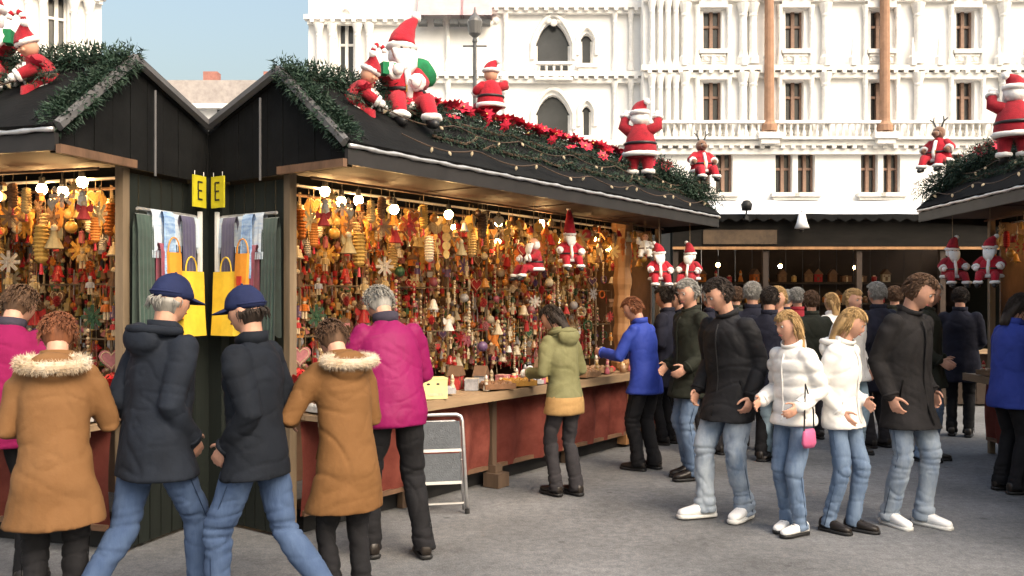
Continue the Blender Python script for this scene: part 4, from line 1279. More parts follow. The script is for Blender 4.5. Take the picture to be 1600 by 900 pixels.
def plush(M, H, label, arms=((-.2, .35, -.1), (.2, .35, -.1)), sit=True, hat=True, hat_h=.30, beard=True, coat=None, back=False, antlers=False, hold=None, hat_bend=.5, cord=None):
    """a stuffed figure in red with white trim; faces local +Y; unit height 1 scaled to H"""
    root = empty('plush_figure', M @ S3(H, H, H)); tag(root, label, 'plush figure', 'red plush figures on the stalls')
    cm = coat or M_PLUSH
    zb = .0 if sit else .22
    b = MB().ell([((0, 0, zb + .02), (.17, 0, 0), (0, .15, 0)), ((0, 0, zb + .07), (.22, 0, 0), (0, .19, 0)), ((0, .01, zb + .20), (.205, 0, 0), (0, .18, 0)), ((0, .0, zb + .32), (.17, 0, 0), (0, .14, 0)), ((0, 0, zb + .42), (.12, 0, 0), (0, .10, 0)), ((0, 0, zb + .46), (.06, 0, 0), (0, .06, 0))], 20)
    fluff(b, .02, 9); body = b.build('body', cm, root, True)
    t_ = fluff(ring(MB(), (0, 0, zb + .065), .205, .036), .02, 30); t_.xf(T(0, 0, 0) @ S3(1, .88, 1)); t_.build('coat_trim', M_FUR, root, True)
    fluff(MB().tube([(0, .185, zb + .09), (0, .19, zb + .2), (0, .15, zb + .32), (0, .11, zb + .40)], .03, 8), .015, 30).build('front_trim', M_FUR, body, True)
    be = ring(MB(), (0, .005, zb + .20), .20, .02); be.xf(S3(1, .9, 1)); be.build('belt', M_BOOT, root, True)
    MB().box((0, .19, zb + .20), (.07, .02, .06)).build('buckle', M_CAP, root)
    for sx in (-1, 1):
        if sit:
            hip, kn, an = (sx * .10, .08, .07), (sx * .13, .26, .09), (sx * .14, .34, -.06)
        else:
            hip, kn, an = (sx * .09, .0, .26), (sx * .10, .02, .15), (sx * .105, .0, .06)
        lg = MB().tube([hip, kn, an], [.085, .075, .06], 12, rounded=True).build('leg', cm, root, True)
        q = fluff(ring(MB(), an, .062, .03), .015, 30); q.build('cuff', M_FUR, lg, True)
        a = Vector(an); bo = MB().tube([a + Vector((0, 0, .0)), a + Vector((0, .01, -.05)), a + Vector((0, .08, -.07))], [.055, .055, .04], 10, rounded=True)
        bo.build('boot', M_BOOT, lg, True)
        hd = Vector(arms[0] if sx < 0 else arms[1]); sh = Vector((sx * .12, 0, zb + .37)); hand = Vector((hd.x, hd.y, zb + .37 + hd.z))
        el = (sh + hand) / 2 + Vector((sx * .06, -.02, -.03))
        ar = MB().tube([sh, el, hand], [.078, .07, .055], 12, rounded=True); fluff(ar, .012, 12); ar = ar.build('arm', cm, root, True)
        dv = (hand - el).normalized()
        q = ring(MB(), (0, 0, 0), .05, .026); fluff(q, .012, 30); q.xf(T(*hand) @ dv.to_track_quat('Z', 'Y').to_matrix().to_4x4()); q.build('cuff', M_FUR, ar, True)
        mt = MB().sphere(hand + dv * .055, (.045, .045, .05), 10, 8).tube([hand + dv * .04, hand + dv * .06 + Vector((-sx * .045, .01, .02))], [.022, .018], 7, rounded=True)
        mt.build('mitten', M_FUR if not antlers else M_BRN, ar, True)
    zh = zb + .55
    MB().sphere((0, 0, zh), (.105, .105, .115), 16, 12).sphere((0, .105, zh - .01), .025, 8, 6).sphere((-.055, .075, zh - .02), .03, 8, 6).sphere((.055, .075, zh - .02), .03, 8, 6).build('head', M_BRN if antlers else M_FACE, root, True)
    for sx in (-1, 1): MB().sphere((sx * .038, .097, zh + .025), .013, 8, 6).build('eye', M_BOOT, root, True)
    if beard:
        bd = MB().ell([((0, .07, zh + .01), (.105, 0, 0), (0, .05, 0)), ((0, .10, zh - .05), (.11, 0, 0), (0, .06, 0)), ((0, .12, zh - .13), (.09, 0, 0), (0, .05, 0)), ((0, .12, zh - .21), (.04, 0, 0), (0, .03, 0))], 14)
        fluff(bd, .022, 22, 3); bd.build('beard', M_FUR, root, True)
        hr = MB().sphere((0, -.02, zh - .02), (.12, .10, .10), 14, 10); fluff(hr, .02, 20, 5); hr.build('white_hair', M_FUR, root, True)
    if hat:
        q = ring(MB(), (0, -.005, zh + .055), .105, .034); fluff(q, .016, 30); q.build('hat_trim', M_FUR, root, True)
        pts = []; rr = []
        for k in range(9):
            u = k / 8
            pts.append((hat_bend * .18 * u ** 2, -.02 * u - .03 * u * u, zh + .06 + hat_h * (u - .22 * hat_bend * u ** 3))); rr.append(.112 * (1 - u) ** .8 + .022)
        h_ = MB().tube(pts, rr, 14, up=(1, 0, 0)); fluff(h_, .015, 10); h_ = h_.build('hat', cm, root, True)
        pm = MB().sphere(Vector(pts[-1]) + Vector((.01, 0, 0)), .045, 12, 9); fluff(pm, .012, 40); pm.build('pompom', M_FUR, h_, True)
    if antlers:
        for sx in (-1, 1):
            MB().tube([(sx * .05, 0, zh + .10), (sx * .09, 0, zh + .2), (sx * .08, 0, zh + .28)], [.018, .015, .01], 7, rounded=True).tube([(sx * .085, 0, zh + .19), (sx * .15, 0, zh + .24)], [.014, .01], 7, rounded=True).build('antler', M_LEAD, root, True)
        MB().ell([((0, .08, zh - .02), (.06, 0, 0), (0, 0, .05)), ((0, .16, zh - .03), (.055, 0, 0), (0, 0, .045)), ((0, .19, zh - .03), (.03, 0, 0), (0, 0, .025))], 12).build('muzzle', M_BRN, root, True)
    if hold == 'sack':
        sk = MB().sphere((.0, 0, 0), (.16, .13, .15), 14, 10); fluff(sk, .03, 9, 2); sk.xf(T(-.20, -.12, zb + .42)); sk.build('sack', M_GRN, root, True)
    if hold in ('cane', 'sack'):
        cx = .30; cn = MB(); pts = [(cx, .12, zb + .1 + .05 * k) for k in range(9)] + [(cx - .05 + .05 * math.cos(a), .12, zb + .5 + .06 * math.sin(a)) for a in np.linspace(.3, math.pi, 6)]
        for k in range(len(pts) - 1): cn.tube([pts[k], pts[k + 1]], .022, 8, mi=k % 2)
        cn.build('candy_cane', [M_PLUSH, M_FUR], root, True)
        pk = MB().box((.2, .24, zb + .33), (.14, .1, .10)); pk.build('green_parcel', M_GRN, root)
        MB().box((.2, .24, zb + .33), (.03, .104, .104)).build('parcel_ribbon', M_FUR, root)
    if cord:
        MB().tube([(0, 0, zb + .5), (0, 0, zb + .5 + cord / H)], .006, 5).build('hanging_cord', M_STR, root)
    return root
def face_cam(P, extra=0):
    """rotation so that local +Y looks back along the lane from point P"""
    a = math.atan2(-P.y, -P.x) - math.pi / 2
    return RZ(a + extra)
PL = []
def at_px(px, py, s):
    t, z = tz(px, py, s); return MS @ Vector((t, s, z))
p = at_px(628, 182, -.10)
PL.append((plush(T(*p) @ face_cam(p, R(20)), .86, 'largest red plush figure with white beard and parcel sitting on the near roof corner', ((-.05, .24, -.12), (.16, .26, -.05)), True, hold='sack', hat_h=.24, hat_bend=-.9), 'L'))
p = at_px(548, 178, -.12)
PL.append((plush(T(*p) @ face_cam(p, R(80)) @ RX(R(-25)), .55, 'red plush figure bending forward left of the largest one', ((-.16, .28, -.1), (.16, .28, -.1)), True, coat=M_PLUSH2, hat=True, hat_h=.2, beard=False), 'L'))
p = at_px(578, 165, -.16)
PL.append((plush(T(*p) @ face_cam(p, R(0)), .26, 'small brown plush bear squeezed beside the largest red figure', ((-.16, .2, -.1), (.16, .2, -.1)), True, coat=M_BRN, hat=False, beard=False), 'L'))
p = at_px(767, 172, .0)
PL.append((plush(T(*p) @ face_cam(p, R(200)), .56, 'small round red plush figure sitting on the ridge, seen from behind', ((-.22, .08, -.1), (.24, .05, .1)), True, hat_h=.16, beard=False), ''))
p = at_px(1000, 276, -.34)
PL.append((plush(T(*p) @ face_cam(p, R(170)), .80, 'tall red plush figure climbing the roof with raised arms', ((-.20, .06, .20), (.22, .06, .17)), False, hat_h=.14, hat=True, coat=M_PLUSH2), 'R'))
p = at_px(1096, 274, -.42)
PL.append((plush(T(*p) @ face_cam(p, R(25)), .62, 'plush reindeer in red jacket with dark antlers on the far roof corner', ((-.2, .12, -.12), (.22, .1, -.12)), True, hat=False, beard=False, antlers=True), 'R'))
p = at_px(890, 412, -.22)
PL.append((plush(T(*p) @ face_cam(p, R(15)), .46, 'red plush figure with tall upright hat hanging in front of the goods', ((-.2, .2, -.14), (.24, .14, -.1)), True, hat_h=.52, hat_bend=0, cord=.42), ''))
p = at_px(834, 426, -.20)
PL.append((plush(T(*p) @ face_cam(p, R(-60)), .46, 'smaller hatless red plush figure hanging left of the tall hatted one', ((-.18, .2, -.1), (.18, .2, -.1)), True, hat=False, coat=M_PLUSH2, cord=.50), ''))
p = at_px(1030, 440, -.46)
PL.append((plush(T(*p) @ face_cam(p, R(10)), .50, 'red plush figure hanging beyond the carved post, nearer of two', ((-.22, .1, -.14), (.2, .14, -.12)), True, hat_h=.22, hat=True, cord=.50), 'R'))
p = at_px(1078, 440, -.46)
PL.append((plush(T(*p) @ face_cam(p, R(-20)), .52, 'red plush figure hanging beyond the carved post, farther of two', ((-.22, .1, -.14), (.2, .14, -.12)), True, hat_h=.26, coat=M_PLUSH2, cord=.50), 'R'))
p = at_px(1008, 398, -.2)
PL.append((plush(T(*p) @ face_cam(p, R(0)), .34, 'white plush snowman doll hanging beside the carved post', ((-.22, .1, -.1), (.22, .1, .1)), True, coat=M_FUR, hat=False, beard=False, cord=.52), ''))
for o, w in PL:
    if w == 'L':
        c = copy_tree(o, ML @ o.matrix_basis); c['label'] = o['label'].replace('with white beard and parcel ', '') + ', left stall'
    if w == 'R':
        c = copy_tree(o, MR @ o.matrix_basis); c['label'] = o['label'] + ', right stall'
# ------------------------------------------------------------------ people
TMPC = COL
def remeshed(mb, voxel, smooth=4, dec=None, name='m'):
    me = mb.mesh(name)
    o = bpy.data.objects.new('tmp', me); COL.objects.link(o)
    md = o.modifiers.new('r', 'REMESH'); md.mode = 'VOXEL'; md.voxel_size = voxel; md.adaptivity = 0
    if smooth:
        ms = o.modifiers.new('s', 'SMOOTH'); ms.factor = .5; ms.iterations = smooth
    if dec:
        d = o.modifiers.new('d', 'DECIMATE'); d.ratio = dec
    dg = bpy.context.evaluated_depsgraph_get()
    out = bpy.data.meshes.new_from_object(o.evaluated_get(dg))
    bpy.data.objects.remove(o); bpy.data.meshes.remove(me)
    out.name = name
    return out
def displace(me, fn):
    n = len(me.vertices)
    co = np.empty(n * 3); me.vertices.foreach_get('co', co); co = co.reshape(-1, 3)
    no = np.empty(n * 3); me.vertices.foreach_get('normal', no); no = no.reshape(-1, 3)
    d = np.array([fn(Vector(c)) for c in co])
    co = co + no * d[:, None]
    me.vertices.foreach_set('co', co.ravel()); me.update()
def finish(me, mats):
    me.materials.clear()
    for m in (mats if isinstance(mats, (list, tuple)) else [mats]): me.materials.append(m)
    me.polygons.foreach_set('use_smooth', [True] * len(me.polygons)); me.update(); return me

def crease(v, k): return max(0.0, 1 - k * abs(noise.noise(v))) ** 2
def wrinkle(amp, seed, fr=5.0, zs=1.4, puff=0.0, legs=0.0):
    """bulges with sharp creases between them; legs: height of the knees for the stacked folds of trousers"""
    sv = Vector((seed * 3.1, seed * 1.7, seed * .9))
    def f(p):
        w = Vector((noise.noise(p * 3 + sv), noise.noise(p * 3 - sv), noise.noise(p * 3 + sv * 2))) * .9
        n = noise.noise(Vector((p.x, p.y, p.z * zs)) * fr + sv + w)
        mk = min(1, max(0, .45 + 2.2 * noise.noise(p * 2.6 - sv)))
        c1 = mk * crease(Vector((p.x * 4 + p.z * 3.4, p.y * 4 - p.z * 1.5, p.z * 4)) + sv + w, 4.0)
        c2 = (1.15 - mk) * crease(Vector((p.x * 7 - p.z * 5, p.y * 7 + p.z * 4, p.z * 9)) + sv * 2 + w, 4.5)
        d = amp * (.8 * n - .5 * c1 - .26 * c2 + .2)
        if legs:
            g = math.exp(-((p.z - legs) / .12) ** 2) + 1.2 * math.exp(-((p.z - .12) / .10) ** 2)
            d -= amp * .75 * g * (crease(Vector((p.x * 3, p.y * 3, p.z * 15)) + sv + w, 3.5) - .3)
        if puff: d += puff * (abs(math.sin(p.z * 34 + .6 * noise.noise(p * 4))) ** .6 - .5)
        return d
    return f

M_SKIN = mat('skin', (.50, .27, .19), rough=.55, var=.12, scale=25, subsurf=.08)
M_EYEW = mat('eye_white', (.42, .40, .38), rough=.4, var=.03)
M_IRIS = mat('dark_iris', (.03, .02, .015), rough=.2, var=.1)
M_LIP = mat('lip', (.36, .11, .10), rough=.5, var=.1)
def cloth(name, rgb, **kw):
    a = dict(rough=.85, var=.26, scale=6, sheen=.0, spec=.2, bump=.35, bscale=24); a.update(kw)
    return mat(name, rgb, **a)
HAIRS = {'dark': mat('dark_hair', (.022, .014, .010), rough=.75, var=.5, scale=30, stretch=(1, 1, .25)), 'brown': mat('brown_hair', (.085, .045, .024), rough=.75, var=.45, scale=30, stretch=(1, 1, .25)),
         'blond': mat('blond_hair', (.36, .23, .10), rough=.75, var=.4, scale=30, stretch=(1, 1, .25)), 'grey': mat('grey_hair', (.26, .25, .23), rough=.55, var=.35, scale=30, stretch=(1, 1, .25)), 'auburn': mat('auburn_hair', (.17, .06, .025), rough=.75, var=.4, scale=30, stretch=(1, 1, .25))}

def head_point(d):
    x, y, z = .076 * d.x, .097 * d.y, .118 * d.z
    if z < -.02:
        q = (-z - .02) / .1
        x *= 1 - .32 * q
        if y < 0: y *= 1 - .30 * q
    if y > .068: y = .068 + (y - .068) * .62
    if y > 0:
        g = lambda v, s: math.exp(-(v / s) ** 2)
        y += .024 * g(x, .012) * g(z + .022, .018) + .011 * g(x, .009) * g(z - .004, .02)
        e = abs(x) - .031
        y -= .009 * g(e, .014) * g(z - .012, .012)
        y += .004 * g(z - .031, .009) * g(x, .05)
        y += .005 * g(x, .02) * g(z + .057, .009) + .009 * g(x, .022) * g(z + .096, .016)
    return Vector((x, y, z))
def head_grid(mb, M, fn, nu=36, nv=26):
    vs = []; fs = []
    for j in range(nv + 1):
        ph = math.pi * j / nv
        for i in range(nu):
            th = 2 * math.pi * i / nu
            vs.append(M @ fn(Vector((math.sin(ph) * math.cos(th), math.sin(ph) * math.sin(th), math.cos(ph)))))
    # collapse the poles
    fs = []
    for j in range(nv):
        for i in range(nu):
            a = j * nu + i; b = j * nu + (i + 1) % nu
            if j == 0: fs.append((a, a + nu, b + nu))
            elif j == nv - 1: fs.append((a, a + nu, b))
            else: fs.append((a, a + nu, b + nu, b))
    mb.add(vs, fs); return mb

def ik(a, b, l1, l2, hint):
    a, b = Vector(a), Vector(b); d = b - a
    L = min(d.length, (l1 + l2) * .995); u = d.normalized(); b = a + u * L
    x = (l1 * l1 - l2 * l2 + L * L) / (2 * L)
    h = math.sqrt(max(0, l1 * l1 - x * x))
    hint = Vector(hint); hint = (hint - u * hint.dot(u)).normalized()
    return a + u * x + hint * h, b

def hand_mesh(mb, w, d, n, s, k, curl):
    """palm and five fingers; w wrist, d along the hand, n palm normal, s towards the thumb"""
    mb.ell([(w - d * .02 * k, s * .026 * k, n * .020 * k), (w + d * .03 * k, s * .034 * k, n * .017 * k), (w + d * .07 * k, s * .041 * k, n * .015 * k), (w + d * .092 * k, s * .038 * k, n * .012 * k)], 12)
    for i, ln in enumerate((.070, .080, .074, .058)):
        o = (1.5 - i) * .0195 * k
        p = w + d * (.088 - .004 * abs(i - 1.2)) * k + s * o; pts = [p - d * .02 * k, p]; dd = d.copy()
        a = 0
        for f in (.42, .33, .25):
            a += curl * (.8 if f > .4 else 1)
            v = d * math.cos(a) + n * math.sin(a) + s * (.06 * (1.5 - i)) * (1 - min(1, curl))
            pts.append(pts[-1] + v.normalized() * ln * f * k)
        mb.tube(pts, [.0095 * k, .0095 * k, .009 * k, .0082 * k, .0068 * k], 8, rounded=True)
    p = w + d * .025 * k + s * .028 * k; pts = [p - s * .012 * k, p]
    for q, f in ((.75, .036), (.45, .030), (.2, .024)):
        v = (d * (1 - q * .6) + s * q + n * (.35 * curl + .15)).normalized(); pts.append(pts[-1] + v * f * k)
    mb.tube(pts, [.013 * k, .0125 * k, .011 * k, .0095 * k, .0075 * k], 8, rounded=True)

def shoe(root, ank, yaw, pitch, k, m_up, m_sole, big=1.0):
    M = T(*ank) @ RZ(yaw) @ RX(pitch) @ T(0, 0, -.085 * k) @ S3(k * big, k * big, k * big)
    u = MB()
    secs = [(-.072, .026, .060), (-.060, .036, .085), (-.03, .039, .105), (.01, .040, .100), (.05, .041, .080), (.10, .046, .062), (.15, .046, .050), (.185, .036, .042), (.200, .018, .030)]
    u.ell([((0, y, .018 + h / 2), (w, 0, 0), (0, 0, h / 2)) for y, w, h in secs], 16, power=2.5)
    u.xf(M); so_ = MB()
    so_.ell([((0, y, .013), (w + .004, 0, 0), (0, 0, .013)) for y, w, h in [(-.078, .022, 0), (-.064, .036, 0), (-.03, .040, 0), (.01, .040, 0), (.05, .042, 0), (.10, .048, 0), (.15, .048, 0), (.19, .036, 0), (.206, .018, 0)]], 14, power=5)
    so_.xf(M)
    o = u.build('shoe', m_up, root, True)
    so_.build('sole', m_sole, o, True)
    lc = MB()
    for i in range(4): lc.tube([M @ Vector((-.020, .03 + .022 * i, .108 - .011 * i)), M @ Vector((0, .034 + .022 * i, .115 - .012 * i)), M @ Vector((.020, .03 + .022 * i, .108 - .011 * i))], .0028 * k, 4)
    lc.build('lace', m_sole, o)

M_JEAN = cloth('blue_jeans', (.032, .056, .12), rgb2=(.07, .11, .20), scale=3.5, rough=.9, stretch=(2, 2, .6))
M_JEANL = cloth('pale_washed_jeans', (.11, .16, .25), rgb2=(.40, .45, .50), scale=3.2, rough=.9, stretch=(1.6, 1.6, .7))
M_JEAND = cloth('mid_blue_jeans', (.075, .12, .21), rgb2=(.20, .27, .38), scale=4, rough=.9, stretch=(2, 2, .7))
M_BLKT = cloth('black_trousers', (.010, .010, .012), var=.35)
M_CHAR = cloth('charcoal_trousers', (.030, .028, .032), var=.3)
M_WSHOE = mat('white_leather', (.80, .80, .80), rough=.5, var=.06)
M_WSOLE = mat('white_rubber', (.62, .62, .6), rough=.6, var=.1)
M_DSHOE = mat('dark_leather', (.018, .014, .012), rough=.4, var=.3)

SEAM = {}
def seam_of(m):
    if m.name not in SEAM:
        c = [n for n in m.node_tree.nodes if n.type == 'MIX'][0].inputs[6].default_value
        SEAM[m.name] = mat('seam_of_' + m.name, (c[0] * .6, c[1] * .6, c[2] * .6), rough=.9, var=.2, spec=.1)
    return SEAM[m.name]
def person(X, Y, heading, H=1.75, label='', group=None, girth=1.0, female=False, lean=0, side=0, head=(0, 0, 0), feet=((-.10, 0, 0, 0), (.10, 0, 0, 0)),
           wrists=((-.06, .04, -.50), (.06, .04, -.50)), curl=.35, coat='coat', coat_m=None, hem=-.14, hem_w=1.0, sleeve=1.0, leg_m=None, leg_w=1.0, shoes=None, sole=None, hair='dark', style='short',
           hat=None, hat_m=None, hood=None, hood_m=None, collar_m=None, vox=.012, wr=.016, puff=0, seed=1, trim=None, shoe_big=1.0, face=True, elbow=None, band=None):
    k = H / 1.75
    root = empty('person', T(X, Y, 0) @ RZ(heading - math.pi / 2)); tag(root, label, 'person', group)
    # --- skeleton
    hw = .092 * k
    pz = .965 * k
    for i, (fx, fy, fz, yaw) in enumerate(feet):
        hx_ = (-hw if i == 0 else hw); hor = math.hypot(fx * k - hx_, fy * k)
        az = .085 * k + fz
        pz = min(pz, az + math.sqrt(max(.01, (.868 * k) ** 2 - hor ** 2)))
    P = Vector((0, 0, pz))
    ln_, sd = R(lean), R(side)
    up = Vector((math.sin(sd), math.sin(ln_), math.cos(ln_) * math.cos(sd))).normalized(); fw = Vector((0, math.cos(ln_), -math.sin(ln_))); fw = (fw - up * fw.dot(up)).normalized(); rt = fw.cross(up)
    def sp(d): return P + up * d * k if d > 0 else P + Vector((0, kny * min(1, -d / .434) * .8, d * k))
    kny = 0.0
    shw = (.165 if female else .185) * k * (.6 + .4 * girth)
    sh = [sp(.475) - rt * shw, sp(.475) + rt * shw]
    elb = []; wri = []
    for i in (0, 1):
        s_ = -1 if i == 0 else 1
        w_ = wrists[i]
        tgt = sh[i] + rt * w_[0] * k + fw * w_[1] * k + up * w_[2] * k
        hint = rt * s_ * .22 - fw * .9 - up * .2 if elbow is None else rt * elbow[i][0] + fw * elbow[i][1] + up * elbow[i][2]
        e, w2 = ik(sh[i], tgt, .29 * k, .255 * k, hint)
        elb.append(e); wri.append(w2)
    hips = [P - Vector((hw, 0, .02 * k)), P + Vector((hw, 0, -.02 * k))]
    knees = []; anks = []
    for i, (fx, fy, fz, yaw) in enumerate(feet):
        a = Vector((fx * k, fy * k, .085 * k + fz))
        kn, a2 = ik(hips[i], a, .434 * k, .434 * k, Vector((math.sin(-yaw) * .5, 1, 0)))
        knees.append(kn); anks.append(a)
    kny = (knees[0].y + knees[1].y) / 2
    hp, hy, hr = head
    nb = sp(.545)
    HM = T(*(nb + up * .055 * k)) @ Matrix((rt, fw, up)).transposed().to_4x4() @ RZ(R(hy)) @ RX(R(-hp)) @ RY(R(hr)) @ T(0, .018 * k, .115 * k) @ S3(k, k, k)
    # --- skin body: one continuous mesh
    b = MB()
    head_grid(b, HM, head_point)
    for sx in (-1, 1): b.sphere(HM @ Vector((sx * .074, -.006, 0)), (.012 * k, .022 * k, .03 * k), 8, 6, rot=HM.to_3x3().normalized())
    b.tube([sp(.46), nb, HM @ Vector((0, -.02, -.05))], [.075 * k, .058 * k, .054 * k], 12)
    b.ell([(sp(-.02), rt * .14 * k, fw * .09 * k), (sp(.2), rt * .125 * k, fw * .085 * k), (sp(.40), rt * .15 * k, fw * .09 * k), (sp(.49), rt * .12 * k, fw * .06 * k)], 14)
    for i in (0, 1):
        b.tube([sh[i], elb[i], wri[i]], [.045 * k, .036 * k, .024 * k], 10, rounded=True)
        b.tube([hips[i], knees[i], anks[i]], [.065 * k, .045 * k, .03 * k], 10, rounded=True)
        d = (wri[i] - elb[i]).normalized()
        n_ = (-rt if i == 1 else rt); n_ = (n_ - d * n_.dot(d)).normalized()
        s_ = d.cross(n_) if (d.cross(n_)).dot(fw) > 0 or abs((d.cross(n_)).dot(fw)) < .05 else -d.cross(n_)
        hand_mesh(b, wri[i], d, n_, s_, k * 1.02, curl if not hasattr(curl, '__len__') else curl[i])
    me = remeshed(b, .0062 if vox < .013 else .0085, 2, .3, 'body'); finish(me, M_SKIN)
    link('body', me, root)
    if face:
        for sx in (-1, 1):
            MB().sphere(HM @ Vector((sx * .031, .0715, .012)), .0118 * k, 10, 8).build('eye', M_EYEW, root, True)
            MB().sphere(HM @ Vector((sx * .031, .0790, .012)), .0064 * k, 8, 6).build('iris', M_IRIS, root, True)
            MB().tube([HM @ Vector((sx * .014, .092, .029)), HM @ Vector((sx * .032, .091, .036)), HM @ Vector((sx * .05, .080, .030))], [.003 * k, .004 * k, .002 * k], 6).build('eyebrow', HAIRS[hair], root, True)
        MB().tube([HM @ Vector((-.022, .080, -.058)), HM @ Vector((0, .0905, -.056)), HM @ Vector((.022, .080, -.058))], [.003 * k, .0055 * k, .003 * k], 6).build('mouth', M_LIP, root, True)
    # --- hair
    hm = MB()
    def hairfn(d):
        p = head_point(d)
        ln = .055 if style == 'short' else .045
        # hairline: front of the face below it stays bare
        front = d.y > .12 and p.z < ln + .02 * abs(d.x)
        low = p.z < (-.078 if style == 'short' else -.09)
        neck_front = d.y > -.05 and p.z < -.035
        s_ = .90 if (front or low or neck_front) else 1.11 + .05 * noise.noise(d * 5 + Vector((seed, 0, 0))) + .025 * noise.noise(Vector((d.x * 26, d.y * 26, d.z * 5)) + Vector((seed, 3, 0)))
        if hat and p.z > -.005 and s_ > 1: s_ = 1.0
        return Vector((p.x * s_, p.y * s_ * .99, p.z * (s_ if p.z > 0 else 1)))
    head_grid(hm, HM, hairfn, 48, 32)
    if style == 'long':
        secs = []
        for q in range(7):
            u = q / 6; z = .03 - .24 * u
            secs.append((HM @ Vector((0, -.045 - .035 * math.sin(u * 2.2), z)), HM.to_3x3() @ Vector((.085 + .006 * math.sin(u * 7) - .03 * u * u, 0, 0)), HM.to_3x3() @ Vector((0, .055 - .022 * u, 0))))
        hm.ell(secs, 22)
    hrnd = random.Random(seed)
    for _ in range(800):     # loose locks
        th = hrnd.uniform(0, math.pi * 2); ph = hrnd.uniform(.02, 1.75)
        if math.sin(th) * math.sin(ph) > .1 and ph > .85: continue
        if hat and ph < 1.5: continue
        d = Vector((math.sin(ph) * math.cos(th), math.sin(ph) * math.sin(th), math.cos(ph)))
        p0 = head_point(d) * 1.10
        fl = .042 if style == 'short' else .11
        fl *= max(.35, min(1, ph)); p1 = p0 + Vector((d.x * (.01 + .02 * d.z) + hrnd.gauss(0, .005), d.y * (.012 + .02 * d.z) - .004, -fl * .5 * (1 - .8 * max(0, d.z)) + .008)); p2 = p0 + Vector((d.x * (.008 + .04 * max(0, d.z)) + hrnd.gauss(0, .009), d.y * (.012 + .04 * max(0, d.z)) - .004, -fl * (1 - .8 * max(0, d.z))))
        hm.tube([HM @ p0, HM @ p1, HM @ p2], [.0032 * k, .0036 * k, .0008 * k], 3)
    if hat != 'hoodup': hm.build('hair', HAIRS[hair], root, True)
    # --- headwear
    if hat == 'cap':
        cp = MB(); head_grid(cp, HM, lambda d: (lambda p: Vector((p.x * 1.17, p.y * 1.15 - .002, max(.004, p.z * 1.20))))(Vector((.076 * d.x, .097 * d.y, .112 * d.z)) * (1.02 if d.z > .04 else .86)), 32, 20)
        displace_mb(cp, .004, 30, seed)
        c_ = cp.build('cap', hat_m, root, True)
        br = MB(); rows = []
        for j in range(6):
            q = j / 5
            rows.append([Vector((math.sin(a) * (.082 + .004 * q), .055 + math.cos(a) * (.045 + .085 * q) * (1 if True else 0), .030 - .022 * q * math.cos(a) - .018 * abs(math.sin(a)) ** 2)) for a in np.linspace(-1.35, 1.35, 15)])
        top = [HM @ p for r_ in rows for p in r_]; bot = [HM @ (p - Vector((0, 0, .006))) for r_ in rows for p in r_]; N = len(top); fs = []
        for j in range(5):
            for i in range(14):
                a = j * 15 + i; fs.append((a, a + 1, a + 16, a + 15)); fs.append((N + a, N + a + 15, N + a + 16, N + a + 1))
        for i in range(14): a = 5 * 15 + i; fs.append((a, a + 1, N + a + 1, N + a))
        for j in range(5):
            for i in (0, 14): a = j * 15 + i; fs.append((a, a + 15, N + a + 15, N + a))
        br.add(top + bot, fs); br.build('brim', hat_m, c_, True)
        MB().sphere(HM @ Vector((0, 0, .136)), .008 * k, 8, 5).build('cap_button', hat_m, c_, True)
        MB().tube([HM @ Vector((.088 * math.cos(a), -.004 + .109 * math.sin(a), .030)) for a in np.linspace(math.pi, 2 * math.pi, 14)], .006 * k, 5).build('cap_strap', hat_m, c_, True)
    elif hat == 'beanie':
        cp = MB(); head_grid(cp, HM, lambda d: Vector((.088 * d.x * (1 if d.z > .06 else .85), .108 * d.y * (1 if d.z > .06 else .85) - .004, max(.012, .15 * d.z))), 30, 18)
        displace_mb(cp, .006, 24, seed); c_ = cp.build('knit_hat', hat_m, root, True)
        q = ring(MB(), (0, 0, 0), .082, .010, n=26); q.xf(HM @ T(0, -.004, .024) @ S3(1, 1.22, 1.6)); q.build('hat_rim', hat_m, c_, True)
    # --- trousers
    t_ = MB()
    lw = .93 * leg_w * (.65 + .35 * girth)
    t_.ell([(P + Vector((0, 0, -.10 * k)), Vector((.15 * k * lw, 0, 0)), Vector((0, .11 * k * lw, 0))), (P + Vector((0, -.008, 0)), Vector((.150 * k * girth, 0, 0)), Vector((0, .100 * k * girth, 0))), (P + up * .11 * k, rt * .13 * k * girth, fw * .09 * k * girth)], 16)
    for i in (0, 1):
        h, kn, a = hips[i], knees[i], anks[i]
        low = a + Vector((0, -.004, -.045 * k)) if feet[i][2] < .03 else a + (a - kn).normalized() * .03 * k
        t_.tube([h + Vector((0, 0, .04 * k)), h.lerp(kn, .35), h.lerp(kn, .75), kn, kn.lerp(a, .35), kn.lerp(a, .75), low], [.082 * k * lw, .086 * k * lw, .076 * k * lw, .068 * k * lw, .066 * k * lw, .062 * k * lw, .068 * k * lw], 14)
    me = remeshed(t_, vox, 4, None, 'trousers')
    displace(me, wrinkle(wr * .95, seed + 5, 5, 1.2, 0, .50 * k)); finish(me, leg_m or M_BLKT); link('trousers', me, root)
    for i in (0, 1):
        ts = MB()
        h, kn, a = hips[i], knees[i], anks[i]; o_ = -1 if i == 0 else 1
        ts.tube([h.lerp(kn, .2) + Vector((o_ * .089 * k * lw, 0, 0)), h.lerp(kn, .75) + Vector((o_ * .078 * k * lw, 0, 0)), kn + Vector((o_ * .069 * k * lw, 0, 0)), kn.lerp(a, .5) + Vector((o_ * .066 * k * lw, 0, 0)), a + Vector((o_ * .066 * k * lw, 0, -.03 * k))], .0026 * k, 5)
        ts.build('side_seam', seam_of(leg_m or M_BLKT), root, True)
    for i in (0, 1):
        shoe(root, anks[i], feet[i][3], R(-28) if feet[i][2] > .03 else 0, k, shoes or M_DSHOE, sole or M_BLACK, shoe_big)
